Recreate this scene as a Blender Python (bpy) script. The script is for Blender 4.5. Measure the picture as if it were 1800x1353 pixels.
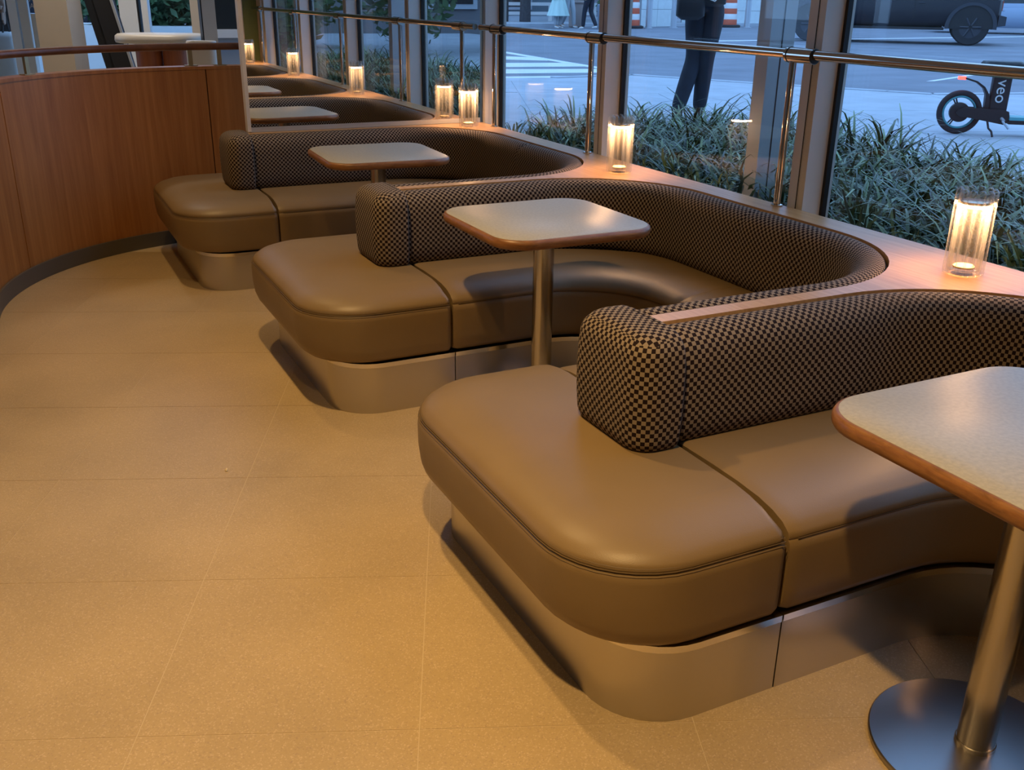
import bpy, bmesh, math, random
from math import sin, cos, pi, radians, sqrt, atan2, hypot
from mathutils import Vector, Matrix

random.seed(11)
sc = bpy.context.scene
col = sc.collection
for o in list(bpy.data.objects):
    bpy.data.objects.remove(o)

# ------------------------------------------------------------------ camera, world, lights, exposure
# frame of the place: +X towards the street windows, +Y along the windows, Z up, metres
cam_d = bpy.data.cameras.new('camera')
cam = bpy.data.objects.new('camera', cam_d)
col.objects.link(cam)
cam_d.sensor_fit = 'HORIZONTAL'
cam_d.sensor_width = 36.0
cam_d.lens = 1720.0 / 1800.0 * 36.0
cam_d.clip_start = 0.05
cam_d.clip_end = 300
_a, _p, _r = radians(26.69), radians(21.83), radians(-0.814)
_F = Vector((sin(_a) * cos(_p), cos(_a) * cos(_p), -sin(_p)))
_R0 = Vector((cos(_a), -sin(_a), 0))
_U0 = _R0.cross(_F)
_R = _R0 * cos(_r) - _U0 * sin(_r)
_U = _R0 * sin(_r) + _U0 * cos(_r)
_m = Matrix((_R, _U, -_F)).transposed().to_4x4()
_m.translation = Vector((0, 0, 1.48))
cam.matrix_world = _m
sc.camera = cam

world = bpy.data.worlds.new('dusk_sky')
sc.world = world
world.use_nodes = True
_bg = world.node_tree.nodes['Background']
_bg.inputs[0].default_value = (0.32, 0.575, 1.0, 1)
_bg.inputs[1].default_value = 2.3

def spot(name, loc, aim, energy, color, angle, blend, radius):
    l = bpy.data.lights.new(name, 'SPOT')
    l.energy, l.color, l.spot_size, l.spot_blend, l.shadow_soft_size = energy, color, radians(angle), blend, radius
    o = bpy.data.objects.new(name, l)
    col.objects.link(o)
    o.location = loc
    d = Vector(aim) - Vector(loc)
    o.rotation_euler = d.to_track_quat('-Z', 'Y').to_euler()
    return o

WARM = (1.0, 0.64, 0.255)
spot('overhead_spot', (0.25, 0.85, 3.0), (0.42, 1.1, 0), 290, WARM, 92, 1.0, 0.05)
spot('overhead_spot', (0.55, 2.95, 3.0), (0.65, 3.0, 0), 190, WARM, 90, 0.9, 0.05)
spot('overhead_spot', (0.55, 5.0, 3.0), (0.75, 4.9, 0), 80, WARM, 85, 0.9, 0.05)
spot('overhead_spot', (-1.6, 1.6, 3.0), (-1.0, 2.4, 0), 42, WARM, 110, 1.0, 0.08)  # added fill light over the left of the floor
spot('overhead_spot', (-0.1, 4.3, 3.0), (0.15, 5.8, 0.5), 45, WARM, 80, 1.0, 0.08)  # added wash that brightens the curved wall
spot('entrance_fill', (0.6, 7.6, 3.0), (0.6, 7.9, 0.5), 110, (1.0, 0.88, 0.74), 120, 1.0, 0.1)  # added fill, stands in for daylight on the entrance frames

sc.view_settings.view_transform = 'Standard'
sc.view_settings.look = 'None'
sc.view_settings.exposure = 0.0
sc.view_settings.gamma = 1.0
sc.view_settings.use_curve_mapping = False
sc.cycles.use_denoising = True
sc.cycles.caustics_reflective = False
sc.cycles.caustics_refractive = False
sc.cycles.sample_clamp_indirect = 6.0
sc.cycles.max_bounces = 10
sc.cycles.transparent_max_bounces = 24

# ------------------------------------------------------------------ materials
def srgb(r, g, b):
    f = lambda c: (c / 12.92 if c <= 0.04045 else ((c + 0.055) / 1.055) ** 2.4)
    return (f(r / 255), f(g / 255), f(b / 255), 1)

def new_mat(name):
    m = bpy.data.materials.new(name)
    m.use_nodes = True
    nt = m.node_tree
    return m, nt, nt.nodes['Principled BSDF']

def plain(name, c, rough=0.5, metal=0.0, spec=0.5, vary=0.0, vscale=8, bump=0.0, bscale=200, coat=0.0):
    m, nt, b = new_mat(name)
    c = tuple(c[:3]) + (1,)
    b.inputs['Base Color'].default_value = c
    b.inputs['Roughness'].default_value = rough
    b.inputs['Metallic'].default_value = metal
    b.inputs['Specular IOR Level'].default_value = spec
    if coat:
        b.inputs['Coat Weight'].default_value = coat
        b.inputs['Coat Roughness'].default_value = 0.15
    geo = nt.nodes.new('ShaderNodeNewGeometry')
    if vary:
        n = nt.nodes.new('ShaderNodeTexNoise')
        n.inputs['Scale'].default_value = vscale
        n.inputs['Detail'].default_value = 6
        nt.links.new(geo.outputs['Position'], n.inputs['Vector'])
        r = nt.nodes.new('ShaderNodeValToRGB')
        r.color_ramp.elements[0].position = 0.3
        r.color_ramp.elements[1].position = 0.7
        r.color_ramp.elements[0].color = tuple(x * (1 - vary) for x in c[:3]) + (1,)
        r.color_ramp.elements[1].color = tuple(min(1, x * (1 + vary)) for x in c[:3]) + (1,)
        nt.links.new(n.outputs['Fac'], r.inputs['Fac'])
        nt.links.new(r.outputs['Color'], b.inputs['Base Color'])
    if bump:
        n2 = nt.nodes.new('ShaderNodeTexNoise')
        n2.inputs['Scale'].default_value = bscale
        n2.inputs['Detail'].default_value = 3
        nt.links.new(geo.outputs['Position'], n2.inputs['Vector'])
        bp = nt.nodes.new('ShaderNodeBump')
        bp.inputs['Strength'].default_value = bump
        bp.inputs['Distance'].default_value = 0.002
        nt.links.new(n2.outputs['Fac'], bp.inputs['Height'])
        nt.links.new(bp.outputs['Normal'], b.inputs['Normal'])
    return m

def wood(name, c1, c2, scale=(40, 40, 1.5), rough=0.4, rot=0.0, coat=0.0):
    m, nt, b = new_mat(name)
    geo = nt.nodes.new('ShaderNodeNewGeometry')
    mp = nt.nodes.new('ShaderNodeMapping')
    mp.inputs['Scale'].default_value = scale
    mp.inputs['Rotation'].default_value = (0, 0, rot)
    nt.links.new(geo.outputs['Position'], mp.inputs['Vector'])
    n = nt.nodes.new('ShaderNodeTexNoise')
    n.inputs['Scale'].default_value = 1.0
    n.inputs['Detail'].default_value = 8
    n.inputs['Roughness'].default_value = 0.65
    n.inputs['Distortion'].default_value = 0.4
    nt.links.new(mp.outputs['Vector'], n.inputs['Vector'])
    r = nt.nodes.new('ShaderNodeValToRGB')
    r.color_ramp.elements[0].position = 0.32
    r.color_ramp.elements[1].position = 0.68
    r.color_ramp.elements[0].color = c1
    r.color_ramp.elements[1].color = c2
    nt.links.new(n.outputs['Fac'], r.inputs['Fac'])
    nt.links.new(r.outputs['Color'], b.inputs['Base Color'])
    b.inputs['Roughness'].default_value = rough
    if coat:
        b.inputs['Coat Weight'].default_value = coat
        b.inputs['Coat Roughness'].default_value = 0.25
    return m

def checker_fabric():
    m, nt, b = new_mat('checked_velvet')
    uv = nt.nodes.new('ShaderNodeUVMap')
    ck = nt.nodes.new('ShaderNodeTexChecker')
    ck.inputs['Scale'].default_value = 89.0
    ck.inputs['Color1'].default_value = (0.016, 0.007, 0.007, 1)
    ck.inputs['Color2'].default_value = (0.33, 0.262, 0.198, 1)
    nt.links.new(uv.outputs['UV'], ck.inputs['Vector'])
    n = nt.nodes.new('ShaderNodeTexNoise')
    n.inputs['Scale'].default_value = 700
    nt.links.new(uv.outputs['UV'], n.inputs['Vector'])
    mx = nt.nodes.new('ShaderNodeMix')
    mx.data_type = 'RGBA'
    mx.blend_type = 'MULTIPLY'
    mx.inputs[0].default_value = 0.35
    nt.links.new(ck.outputs['Color'], mx.inputs[6])
    nt.links.new(n.outputs['Fac'], mx.inputs[7])
    nt.links.new(mx.outputs[2], b.inputs['Base Color'])
    b.inputs['Roughness'].default_value = 0.85
    b.inputs['Specular IOR Level'].default_value = 0.2
    bp = nt.nodes.new('ShaderNodeBump')
    bp.inputs['Strength'].default_value = 0.3
    bp.inputs['Distance'].default_value = 0.001
    nt.links.new(ck.outputs['Fac'], bp.inputs['Height'])
    nt.links.new(bp.outputs['Normal'], b.inputs['Normal'])
    return m

def terrazzo():
    m, nt, b = new_mat('terrazzo_tile')
    geo = nt.nodes.new('ShaderNodeNewGeometry')
    v = nt.nodes.new('ShaderNodeTexVoronoi')
    v.inputs['Scale'].default_value = 330
    nt.links.new(geo.outputs['Position'], v.inputs['Vector'])
    r = nt.nodes.new('ShaderNodeValToRGB')
    r.color_ramp.interpolation = 'LINEAR'
    e = r.color_ramp.elements
    e[0].position, e[0].color = 0.0, (0.44, 0.325, 0.18, 1)
    e[1].position, e[1].color = 0.86, (0.46, 0.34, 0.19, 1)
    x = e.new(0.95); x.color = (0.54, 0.41, 0.26, 1)
    x = e.new(0.04); x.color = (0.38, 0.275, 0.175, 1)
    x = e.new(0.12); x.color = (0.44, 0.325, 0.18, 1)
    sep = nt.nodes.new('ShaderNodeSeparateColor')
    nt.links.new(v.outputs['Color'], sep.inputs[0])
    nt.links.new(sep.outputs[0], r.inputs['Fac'])
    n = nt.nodes.new('ShaderNodeTexNoise')
    n.inputs['Scale'].default_value = 2.2
    n.inputs['Detail'].default_value = 5
    nt.links.new(geo.outputs['Position'], n.inputs['Vector'])
    mx = nt.nodes.new('ShaderNodeMix')
    mx.data_type = 'RGBA'
    mx.blend_type = 'OVERLAY'
    mx.inputs[0].default_value = 0.25
    nt.links.new(r.outputs['Color'], mx.inputs[6])
    nt.links.new(n.outputs['Fac'], mx.inputs[7])
    nt.links.new(mx.outputs[2], b.inputs['Base Color'])
    b.inputs['Roughness'].default_value = 0.33
    b.inputs['Specular IOR Level'].default_value = 0.4
    return m

def brushed(name, c, rough, vert=True, metal=1.0):
    m, nt, b = new_mat(name)
    geo = nt.nodes.new('ShaderNodeNewGeometry')
    mp = nt.nodes.new('ShaderNodeMapping')
    mp.inputs['Scale'].default_value = (3, 3, 900) if not vert else (900, 900, 3)
    nt.links.new(geo.outputs['Position'], mp.inputs['Vector'])
    n = nt.nodes.new('ShaderNodeTexNoise')
    n.inputs['Scale'].default_value = 1
    n.inputs['Detail'].default_value = 4
    nt.links.new(mp.outputs['Vector'], n.inputs['Vector'])
    mr = nt.nodes.new('ShaderNodeMapRange')
    mr.inputs['To Min'].default_value = rough * 0.92
    mr.inputs['To Max'].default_value = rough * 1.1
    nt.links.new(n.outputs['Fac'], mr.inputs['Value'])
    nt.links.new(mr.outputs[0], b.inputs['Roughness'])
    b.inputs['Base Color'].default_value = c
    b.inputs['Metallic'].default_value = metal
    bp = nt.nodes.new('ShaderNodeBump')
    bp.inputs['Strength'].default_value = 0.012
    bp.inputs['Distance'].default_value = 0.001
    nt.links.new(n.outputs['Fac'], bp.inputs['Height'])
    if not vert:
        nt.links.new(bp.outputs['Normal'], b.inputs['Normal'])
    return m

def window_glass(name, tint=(0.93, 0.97, 1.0, 1), ior=1.5):
    m, nt, b = new_mat(name)
    nt.nodes.remove(b)
    out = nt.nodes['Material Output']
    t = nt.nodes.new('ShaderNodeBsdfTransparent'); t.inputs[0].default_value = tint
    g = nt.nodes.new('ShaderNodeBsdfGlossy'); g.inputs['Roughness'].default_value = 0.0
    lw = nt.nodes.new('ShaderNodeLayerWeight'); lw.inputs[0].default_value = 0.5
    pw = nt.nodes.new('ShaderNodeMath'); pw.operation = 'POWER'; pw.inputs[1].default_value = 5.0
    nt.links.new(lw.outputs['Facing'], pw.inputs[0])
    f = nt.nodes.new('ShaderNodeMath'); f.operation = 'MULTIPLY_ADD'
    f.inputs[1].default_value = 0.95; f.inputs[2].default_value = 0.045
    nt.links.new(pw.outputs[0], f.inputs[0])
    mx = nt.nodes.new('ShaderNodeMixShader')
    nt.links.new(f.outputs[0], mx.inputs[0])
    nt.links.new(t.outputs[0], mx.inputs[1])
    nt.links.new(g.outputs[0], mx.inputs[2])
    nt.links.new(mx.outputs[0], out.inputs[0])
    return m

def lamp_glass():
    m, nt, b = new_mat('ribbed_lamp_glass')
    nt.nodes.remove(b)
    out = nt.nodes['Material Output']
    t = nt.nodes.new('ShaderNodeBsdfTransparent'); t.inputs[0].default_value = (0.97, 0.96, 0.94, 1)
    tl = nt.nodes.new('ShaderNodeBsdfTranslucent'); tl.inputs[0].default_value = (0.95, 0.9, 0.82, 1)
    g = nt.nodes.new('ShaderNodeBsdfGlossy'); g.inputs['Roughness'].default_value = 0.06
    lw = nt.nodes.new('ShaderNodeLayerWeight'); lw.inputs[0].default_value = 0.5
    ma = nt.nodes.new('ShaderNodeMath'); ma.operation = 'POWER'; ma.inputs[1].default_value = 1.6
    nt.links.new(lw.outputs['Facing'], ma.inputs[0])
    mb_ = nt.nodes.new('ShaderNodeMath'); mb_.operation = 'MULTIPLY_ADD'; mb_.inputs[1].default_value = 0.22; mb_.inputs[2].default_value = 0.006
    nt.links.new(ma.outputs[0], mb_.inputs[0])
    m1 = nt.nodes.new('ShaderNodeMixShader')
    nt.links.new(mb_.outputs[0], m1.inputs[0])
    nt.links.new(t.outputs[0], m1.inputs[1]); nt.links.new(tl.outputs[0], m1.inputs[2])
    mc = nt.nodes.new('ShaderNodeMath'); mc.operation = 'MULTIPLY_ADD'; mc.inputs[1].default_value = 0.6; mc.inputs[2].default_value = 0.05
    mp_ = nt.nodes.new('ShaderNodeMath'); mp_.operation = 'POWER'; mp_.inputs[1].default_value = 4.0
    nt.links.new(lw.outputs['Facing'], mp_.inputs[0]); nt.links.new(mp_.outputs[0], mc.inputs[0])
    m2 = nt.nodes.new('ShaderNodeMixShader')
    nt.links.new(mc.outputs[0], m2.inputs[0])
    nt.links.new(m1.outputs[0], m2.inputs[1]); nt.links.new(g.outputs[0], m2.inputs[2])
    nt.links.new(m2.outputs[0], out.inputs[0])
    return m

def emit(name, c, s):
    m, nt, b = new_mat(name)
    b.inputs['Base Color'].default_value = c
    b.inputs['Emission Color'].default_value = c
    b.inputs['Emission Strength'].default_value = s
    return m

def mirror_mat():
    m, nt, b = new_mat('mirror_silver')
    b.inputs['Base Color'].default_value = (0.86, 0.88, 0.87, 1)
    b.inputs['Metallic'].default_value = 1
    b.inputs['Roughness'].default_value = 0.0
    return m

M = {
    'tile': terrazzo(),
    'grout': plain('tile_grout', (0.56, 0.45, 0.30), 0.7),
    'check': checker_fabric(),
    'leather': plain('tan_leather', (0.225, 0.152, 0.073), 0.43, spec=0.42, vary=0.05, vscale=5, bump=0.12, bscale=420),
    'stitch': plain('dark_tan_thread', (0.15, 0.098, 0.045), 0.6),
    'steel': plain('satin_steel_plinth', (0.56, 0.53, 0.48), 0.30, 1.0),
    'polish': plain('polished_steel_band', (0.78, 0.75, 0.70), 0.14, 1.0),
    'column': plain('satin_steel_column', (0.52, 0.49, 0.44), 0.22, 1.0),
    'baseplate': brushed('dark_steel_base', (0.36, 0.34, 0.34, 1), 0.30, vert=False),
    'chrome': plain('polished_chrome', (0.66, 0.60, 0.54), 0.08, 1.0),
    'laminate': plain('stone_laminate', (0.45, 0.42, 0.335), 0.42, spec=0.45, vary=0.10, vscale=110),
    'edge': wood('table_edge_wood', srgb(118, 76, 42), srgb(160, 110, 64), (18, 18, 90), 0.38),
    'counter': wood('counter_wood', srgb(186, 140, 88), srgb(212, 170, 116), (60, 3, 60), 0.36, coat=0.15),
    'panel': wood('wall_veneer', srgb(148, 92, 42), srgb(178, 120, 62), (26, 26, 1.2), 0.45),
    'railwood': wood('handrail_wood', srgb(92, 54, 28), srgb(124, 78, 44), (8, 8, 8), 0.4),
    'brass': plain('aged_brass', (0.42, 0.33, 0.18), 0.4, 0.8),
    'baseboard': plain('dark_baseboard', (0.10, 0.088, 0.07), 0.5),
    'ceiling': plain('ceiling_paint', (0.62, 0.55, 0.46), 0.8, vary=0.03),
    'wall': plain('wall_paint', (0.50, 0.42, 0.33), 0.8, vary=0.04),
    'green': plain('green_wall_paint', (0.13, 0.19, 0.07), 0.55, vary=0.05),
    'beige': plain('beige_column_paint', (0.62, 0.53, 0.43), 0.7, vary=0.03),
    'frame': plain('window_frame_aluminium', (0.74, 0.71, 0.67), 0.5, 0.2, vary=0.02),
    'whiteframe': plain('pale_door_frame', (0.85, 0.86, 0.88), 0.45, vary=0.02),
    'gasket': plain('black_gasket', (0.008, 0.008, 0.009), 0.5),
    'glass': window_glass('window_glass_clear'),
    'mirror': mirror_mat(),
    'lampglass': lamp_glass(),
    'led': emit('led_disc', (1.0, 0.56, 0.27, 1), 250),
    'fin': plain('facade_fin_metal', (0.55, 0.57, 0.60), 0.45, 0.3, vary=0.03),
    'concrete': plain('sidewalk_concrete', (0.42, 0.45, 0.49), 0.85, vary=0.10, vscale=3, bump=0.2, bscale=60),
    'joint': plain('sidewalk_joint', (0.30, 0.31, 0.33), 0.9),
    'asphalt': plain('asphalt', (0.20, 0.215, 0.25), 0.85, vary=0.16, vscale=1.3, bump=0.3, bscale=90),
    'paint': plain('road_paint', (0.74, 0.76, 0.78), 0.8, vary=0.08, vscale=3),
    'soil': plain('dark_soil', (0.022, 0.02, 0.016), 0.95, vary=0.3, vscale=20),
    'black': plain('matte_black', (0.012, 0.012, 0.014), 0.5),
    'rubber': plain('tyre_rubber', (0.022, 0.022, 0.026), 0.75),
    'white': plain('white_paint', (0.76, 0.75, 0.73), 0.5, vary=0.02),
    'orange': plain('safety_orange', (0.62, 0.10, 0.04), 0.55),
    'silver': plain('galvanised_steel', (0.5, 0.53, 0.57), 0.45, 0.5),
    'teal': plain('teal_rim', (0.10, 0.42, 0.46), 0.4),
    'darkcar': plain('dark_car_paint', (0.012, 0.013, 0.02), 0.4, 0.0, spec=0.35, coat=0.1),
    'darktrim': plain('dark_car_trim', (0.035, 0.038, 0.05), 0.55),
    'silvercar': plain('silver_car_paint', (0.34, 0.42, 0.55), 0.3, 0.4, coat=0.5),
    'carglass': plain('car_glass', (0.02, 0.025, 0.03), 0.08),
    'tail': emit('red_tail_light', (1.0, 0.06, 0.04, 1), 5),
    'head': emit('headlight', (1.0, 0.98, 0.95, 1), 3),
    'denim': plain('dark_denim', (0.016, 0.020, 0.032), 0.85, vary=0.25, vscale=14),
    'navy': plain('navy_jacket', (0.026, 0.055, 0.16), 0.75, vary=0.15, vscale=10),
    'bag': plain('black_backpack', (0.014, 0.014, 0.018), 0.6),
    'skin': plain('skin', (0.45, 0.28, 0.20), 0.55),
    'hair': plain('dark_hair', (0.03, 0.02, 0.015), 0.6),
    'mint': plain('pale_mint_cloth', (0.55, 0.72, 0.66), 0.8),
    'paleblue': plain('pale_blue_cloth', (0.56, 0.66, 0.80), 0.8),
    'khaki': plain('pale_trousers', (0.42, 0.45, 0.48), 0.85),
    'greyblue': plain('grey_blue_jacket', (0.42, 0.45, 0.60), 0.7, vary=0.2, vscale=12),
    'bark': plain('tree_bark', (0.05, 0.045, 0.05), 0.9, vary=0.3, vscale=15),
    'leaf': plain('tree_leaf', (0.075, 0.15, 0.06), 0.6, vary=0.4, vscale=6),
    'bin': plain('brown_bin', (0.28, 0.22, 0.20), 0.7),
    'planter': plain('grey_planter', (0.33, 0.38, 0.46), 0.7),
    'panelwall': plain('pale_wall_panel', (0.66, 0.72, 0.72), 0.7, vary=0.05),
    'pinkwall': plain('dusky_building_stone', (0.42, 0.36, 0.40), 0.8, vary=0.06, vscale=1),
    'farwall': plain('far_building_stone', (0.17, 0.22, 0.25), 0.7, vary=0.15, vscale=0.6),
    'greywall': plain('opposite_building_stone', (0.16, 0.155, 0.165), 0.8, vary=0.15, vscale=0.8),
    'drum': wood('drum_base_wood', srgb(132, 70, 40), srgb(164, 98, 60), (30, 30, 2), 0.45),
    'creamtop': plain('cream_table_top', (0.66, 0.60, 0.52), 0.4),
    'crumb': plain('pale_crumb', (0.75, 0.62, 0.4), 0.8),
    'signblue': plain('blue_sign', (0.07, 0.16, 0.40), 0.6),
}

# grass: colour varies blade to blade at random, range widened to paint in shaded gaps
def grass_mat():
    m, nt, b = new_mat('lilyturf_leaf')
    a = nt.nodes.new('ShaderNodeAttribute'); a.attribute_name = 'shade'
    r = nt.nodes.new('ShaderNodeValToRGB')
    r.color_ramp.elements[0].color = (0.009, 0.028, 0.006, 1)
    r.color_ramp.elements[1].color = (0.27, 0.37, 0.16, 1)
    nt.links.new(a.outputs['Fac'], r.inputs['Fac'])
    nt.links.new(r.outputs['Color'], b.inputs['Base Color'])
    b.inputs['Roughness'].default_value = 0.40
    b.inputs['Specular IOR Level'].default_value = 0.45
    return m
M['grass'] = grass_mat()

# ------------------------------------------------------------------ mesh helpers
class MB:
    def __init__(self):
        self.v, self.f, self.uv = [], [], None

    def add(self, v, f):
        n = len(self.v)
        self.v += [tuple(p) for p in v]
        self.f += [tuple(i + n for i in q) for q in f]
        return self

    def box(self, x0, x1, y0, y1, z0, z1):
        v = [(x0, y0, z0), (x1, y0, z0), (x1, y1, z0), (x0, y1, z0), (x0, y0, z1), (x1, y0, z1), (x1, y1, z1), (x0, y1, z1)]
        return self.add(v, [(0, 3, 2, 1), (4, 5, 6, 7), (0, 1, 5, 4), (1, 2, 6, 5), (2, 3, 7, 6), (3, 0, 4, 7)])

    def obox(self, c, ax, ay, hx, hy, z0, z1):
        # box whose plan axes are ax, ay (2-D unit vectors)
        p = [(c[0] + ax[0] * sx * hx + ay[0] * sy * hy, c[1] + ax[1] * sx * hx + ay[1] * sy * hy) for sx, sy in ((-1, -1), (1, -1), (1, 1), (-1, 1))]
        return self.prism(p, z0, z1)

    def prism(self, poly, z0, z1):
        n = len(poly)
        ar = sum(poly[i][0] * poly[(i + 1) % n][1] - poly[(i + 1) % n][0] * poly[i][1] for i in range(n))
        if ar < 0:
            poly = poly[::-1]
        v = [(x, y, z0) for x, y in poly] + [(x, y, z1) for x, y in poly]
        f = [tuple(range(n))[::-1], tuple(range(n, 2 * n))]
        f += [(i, (i + 1) % n, n + (i + 1) % n, n + i) for i in range(n)]
        return self.add(v, f)

    def rings(self, rings, cap0=True, cap1=True, closed=True):
        n = len(rings[0])
        v = [p for r in rings for p in r]
        f = []
        for k in range(len(rings) - 1):
            for i in range(n if closed else n - 1):
                j = (i + 1) % n
                f.append((k * n + i, k * n + j, (k + 1) * n + j, (k + 1) * n + i))
        if cap0:
            f.append(tuple(range(n))[::-1])
        if cap1:
            f.append(tuple(range((len(rings) - 1) * n, len(rings) * n)))
        return self.add(v, f)

    def tube(self, pts, r, seg=12, radii=None, cap=True):
        pts = [Vector(p) for p in pts]
        rs = []
        prev = None
        for i, p in enumerate(pts):
            t = (pts[min(i + 1, len(pts) - 1)] - pts[max(i - 1, 0)]).normalized()
            if prev is None:
                up = Vector((0, 0, 1)) if abs(t.z) < 0.9 else Vector((1, 0, 0))
                n1 = t.cross(up).normalized()
            else:
                n1 = (prev - t * prev.dot(t)).normalized()
            prev = n1
            n2 = t.cross(n1)
            rr = radii[i] if radii else r
            rs.append([p + n1 * (rr * cos(2 * pi * k / seg)) + n2 * (rr * sin(2 * pi * k / seg)) for k in range(seg)])
        return self.rings(rs, cap, cap)

    def lathe(self, prof, seg=32, c=(0, 0), axis='Z'):
        rs = []
        for r, z in prof:
            ring = []
            for k in range(seg):
                a = 2 * pi * k / seg
                if axis == 'Z':
                    ring.append((c[0] + r * cos(a), c[1] + r * sin(a), z))
                else:   # X axis: c = (y, z)
                    ring.append((z, c[0] + r * cos(a), c[1] + r * sin(a)))
            rs.append(ring)
        return self.rings(rs)

    def torus(self, R, r, seg=40, s2=12, axis='X', sx=1.0):
        rs = []
        for k in range(seg):
            a = 2 * pi * k / seg
            ring = []
            for j in range(s2):
                b = 2 * pi * j / s2
                q = R + r * cos(b)
                ring.append((r * sin(b) * sx, q * cos(a), q * sin(a)))
            rs.append(ring)
        rs.append(rs[0])
        n = s2
        v = [p for q in rs[:-1] for p in q]
        f = []
        for k in range(seg):
            for j in range(n):
                f.append((k * n + j, k * n + (j + 1) % n, ((k + 1) % seg) * n + (j + 1) % n, ((k + 1) % seg) * n + j))
        return self.add(v, f)

    def build(self, name, m, parent=None, smooth=35, uv=None, world=False, loc=None):
        v = self.v
        if world and parent is not None:
            o = parent
            off = Vector((0, 0, 0))
            while o is not None:
                off += o.location
                o = o.parent
            v = [tuple(Vector(p) - off) for p in v]
        me = bpy.data.meshes.new(name)
        me.from_pydata(v, [], self.f)
        if uv is not None:
            lay = me.uv_layers.new(name='UVMap')
            for lp in me.loops:
                lay.data[lp.index].uv = uv[lp.vertex_index]
        bm = bmesh.new(); bm.from_mesh(me)
        bmesh.ops.recalc_face_normals(bm, faces=bm.faces)
        bm.to_mesh(me); bm.free()
        if smooth:
            for p in me.polygons:
                p.use_smooth = True
            me.set_sharp_from_angle(angle=radians(smooth))
        me.materials.append(M[m] if isinstance(m, str) else m)
        ob = bpy.data.objects.new(name, me)
        col.objects.link(ob)
        if parent is not None:
            ob.parent = parent
        if loc:
            ob.location = loc
        return ob

def tag(o, label, cat, group=None, kind=None):
    if label: o['label'] = label
    if cat: o['category'] = cat
    if group: o['group'] = group
    if kind: o['kind'] = kind
    return o

def structure(o, label=None):
    o['kind'] = 'structure'
    if label: o['label'] = label
    return o

def thing(name, loc=(0, 0, 0), rz=0.0, label=None, cat=None, group=None):
    o = bpy.data.objects.new(name, None)
    o.empty_display_size = 0.1
    col.objects.link(o)
    o.location = loc
    o.rotation_euler = (0, 0, rz)
    return tag(o, label, cat, group)

def copy_tree(o, parent=None):
    c = o.copy()
    col.objects.link(c)
    c.parent = parent
    for ch in list(o.children):
        copy_tree(ch, c)
    return c

def arc(cx, cy, r, a0, a1, n):
    return [(cx + r * cos(radians(a0 + (a1 - a0) * i / n)), cy + r * sin(radians(a0 + (a1 - a0) * i / n))) for i in range(n + 1)]

def rrect(x0, x1, y0, y1, rf, rb, n=7, shift=0):
    # rounded rectangle, radius rf on the low-x corners, rb on the high-x corners
    p = []
    p += arc(x1 - rb, y0 + rb, rb, 270, 360, n)
    p += arc(x1 - rb, y1 - rb, rb, 0, 90, n)
    p += arc(x0 + rf, y1 - rf, rf, 90, 180, n)
    p += arc(x0 + rf, y0 + rf, rf, 180, 270, n)
    return p[shift:] + p[:shift]

def plen(p):
    s = [0.0]
    for i in range(1, len(p)):
        s.append(s[-1] + hypot(p[i][0] - p[i - 1][0], p[i][1] - p[i - 1][1]))
    return s

def dens(p, step=0.03):
    out = [p[0]]
    for i in range(1, len(p)):
        L = hypot(p[i][0] - p[i - 1][0], p[i][1] - p[i - 1][1])
        k = max(1, int(L / step))
        for j in range(1, k + 1):
            t = j / k
            out.append((p[i - 1][0] + (p[i][0] - p[i - 1][0]) * t, p[i - 1][1] + (p[i][1] - p[i - 1][1]) * t))
    return out

def normals2(p, side):
    ns = []
    for i in range(len(p)):
        a, b = p[max(i - 1, 0)], p[min(i + 1, len(p) - 1)]
        dx, dy = b[0] - a[0], b[1] - a[1]
        L = hypot(dx, dy) or 1
        ns.append((-dy / L * side, dx / L * side))
    return ns

def sweep(path, prof, side, ends=True, close=True):
    """closed profile [(d, z)] swept along a plan path; d goes to the given side. Returns MB and per-vertex uv."""
    s = plen(path)
    ns = normals2(path, side)
    cd = sum(q[0] for q in prof) / len(prof)
    cz = sum(q[1] for q in prof) / len(prof)
    lv = plen(prof)
    rows = [(i, 1.0) for i in range(len(path))]
    rings, uv = [], []
    L = s[-1]
    for i, _ in rows:
        k = 1.0
        if ends:
            e = min(s[i], L - s[i])
            if e < 0.03:
                q = 1 - e / 0.03
                k = 1 - 0.05 * q * q * q
        ring = []
        for j, (d, z) in enumerate(prof):
            dd, zz = cd + (d - cd) * k, cz + (z - cz) * k
            ring.append((path[i][0] + ns[i][0] * dd, path[i][1] + ns[i][1] * dd, zz))
            uv.append((s[i], lv[j]))
        rings.append(ring)
    mb = MB().rings(rings)
    return mb, uv

# ------------------------------------------------------------------ layout constants
ZC = 0.735                       # counter height
YD = [0.03, 1.91, 3.79, 5.65]    # centre lines of the booth dividers
XE = [1.335, 1.335, 1.35, 1.155]   # where the wooden strip of each divider ends
XB = [0.97, 0.97, 0.93, 0.775]   # front of each plinth
HALF = 0.54                      # half depth of a bench plinth
XMAX, ROUT = 2.49, 0.53          # outer line of the booth backs
XIN, RIN = 2.10, 0.34            # inner line of the plinths
SW = 0.027                       # half width of the wooden strip
XW = 2.61                        # window edge of the counter
GX = 2.75                        # glass plane
YM = 5.665                       # mirror plane
GA = radians(23.3)
EA = (cos(GA), -sin(GA))
EB = (sin(GA), cos(GA))
ZO = 0.50                        # pavement level outside
ZR = 0.44                        # roadway level
ZU = 0.42                        # floor of the entrance level behind the curved wall

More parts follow.
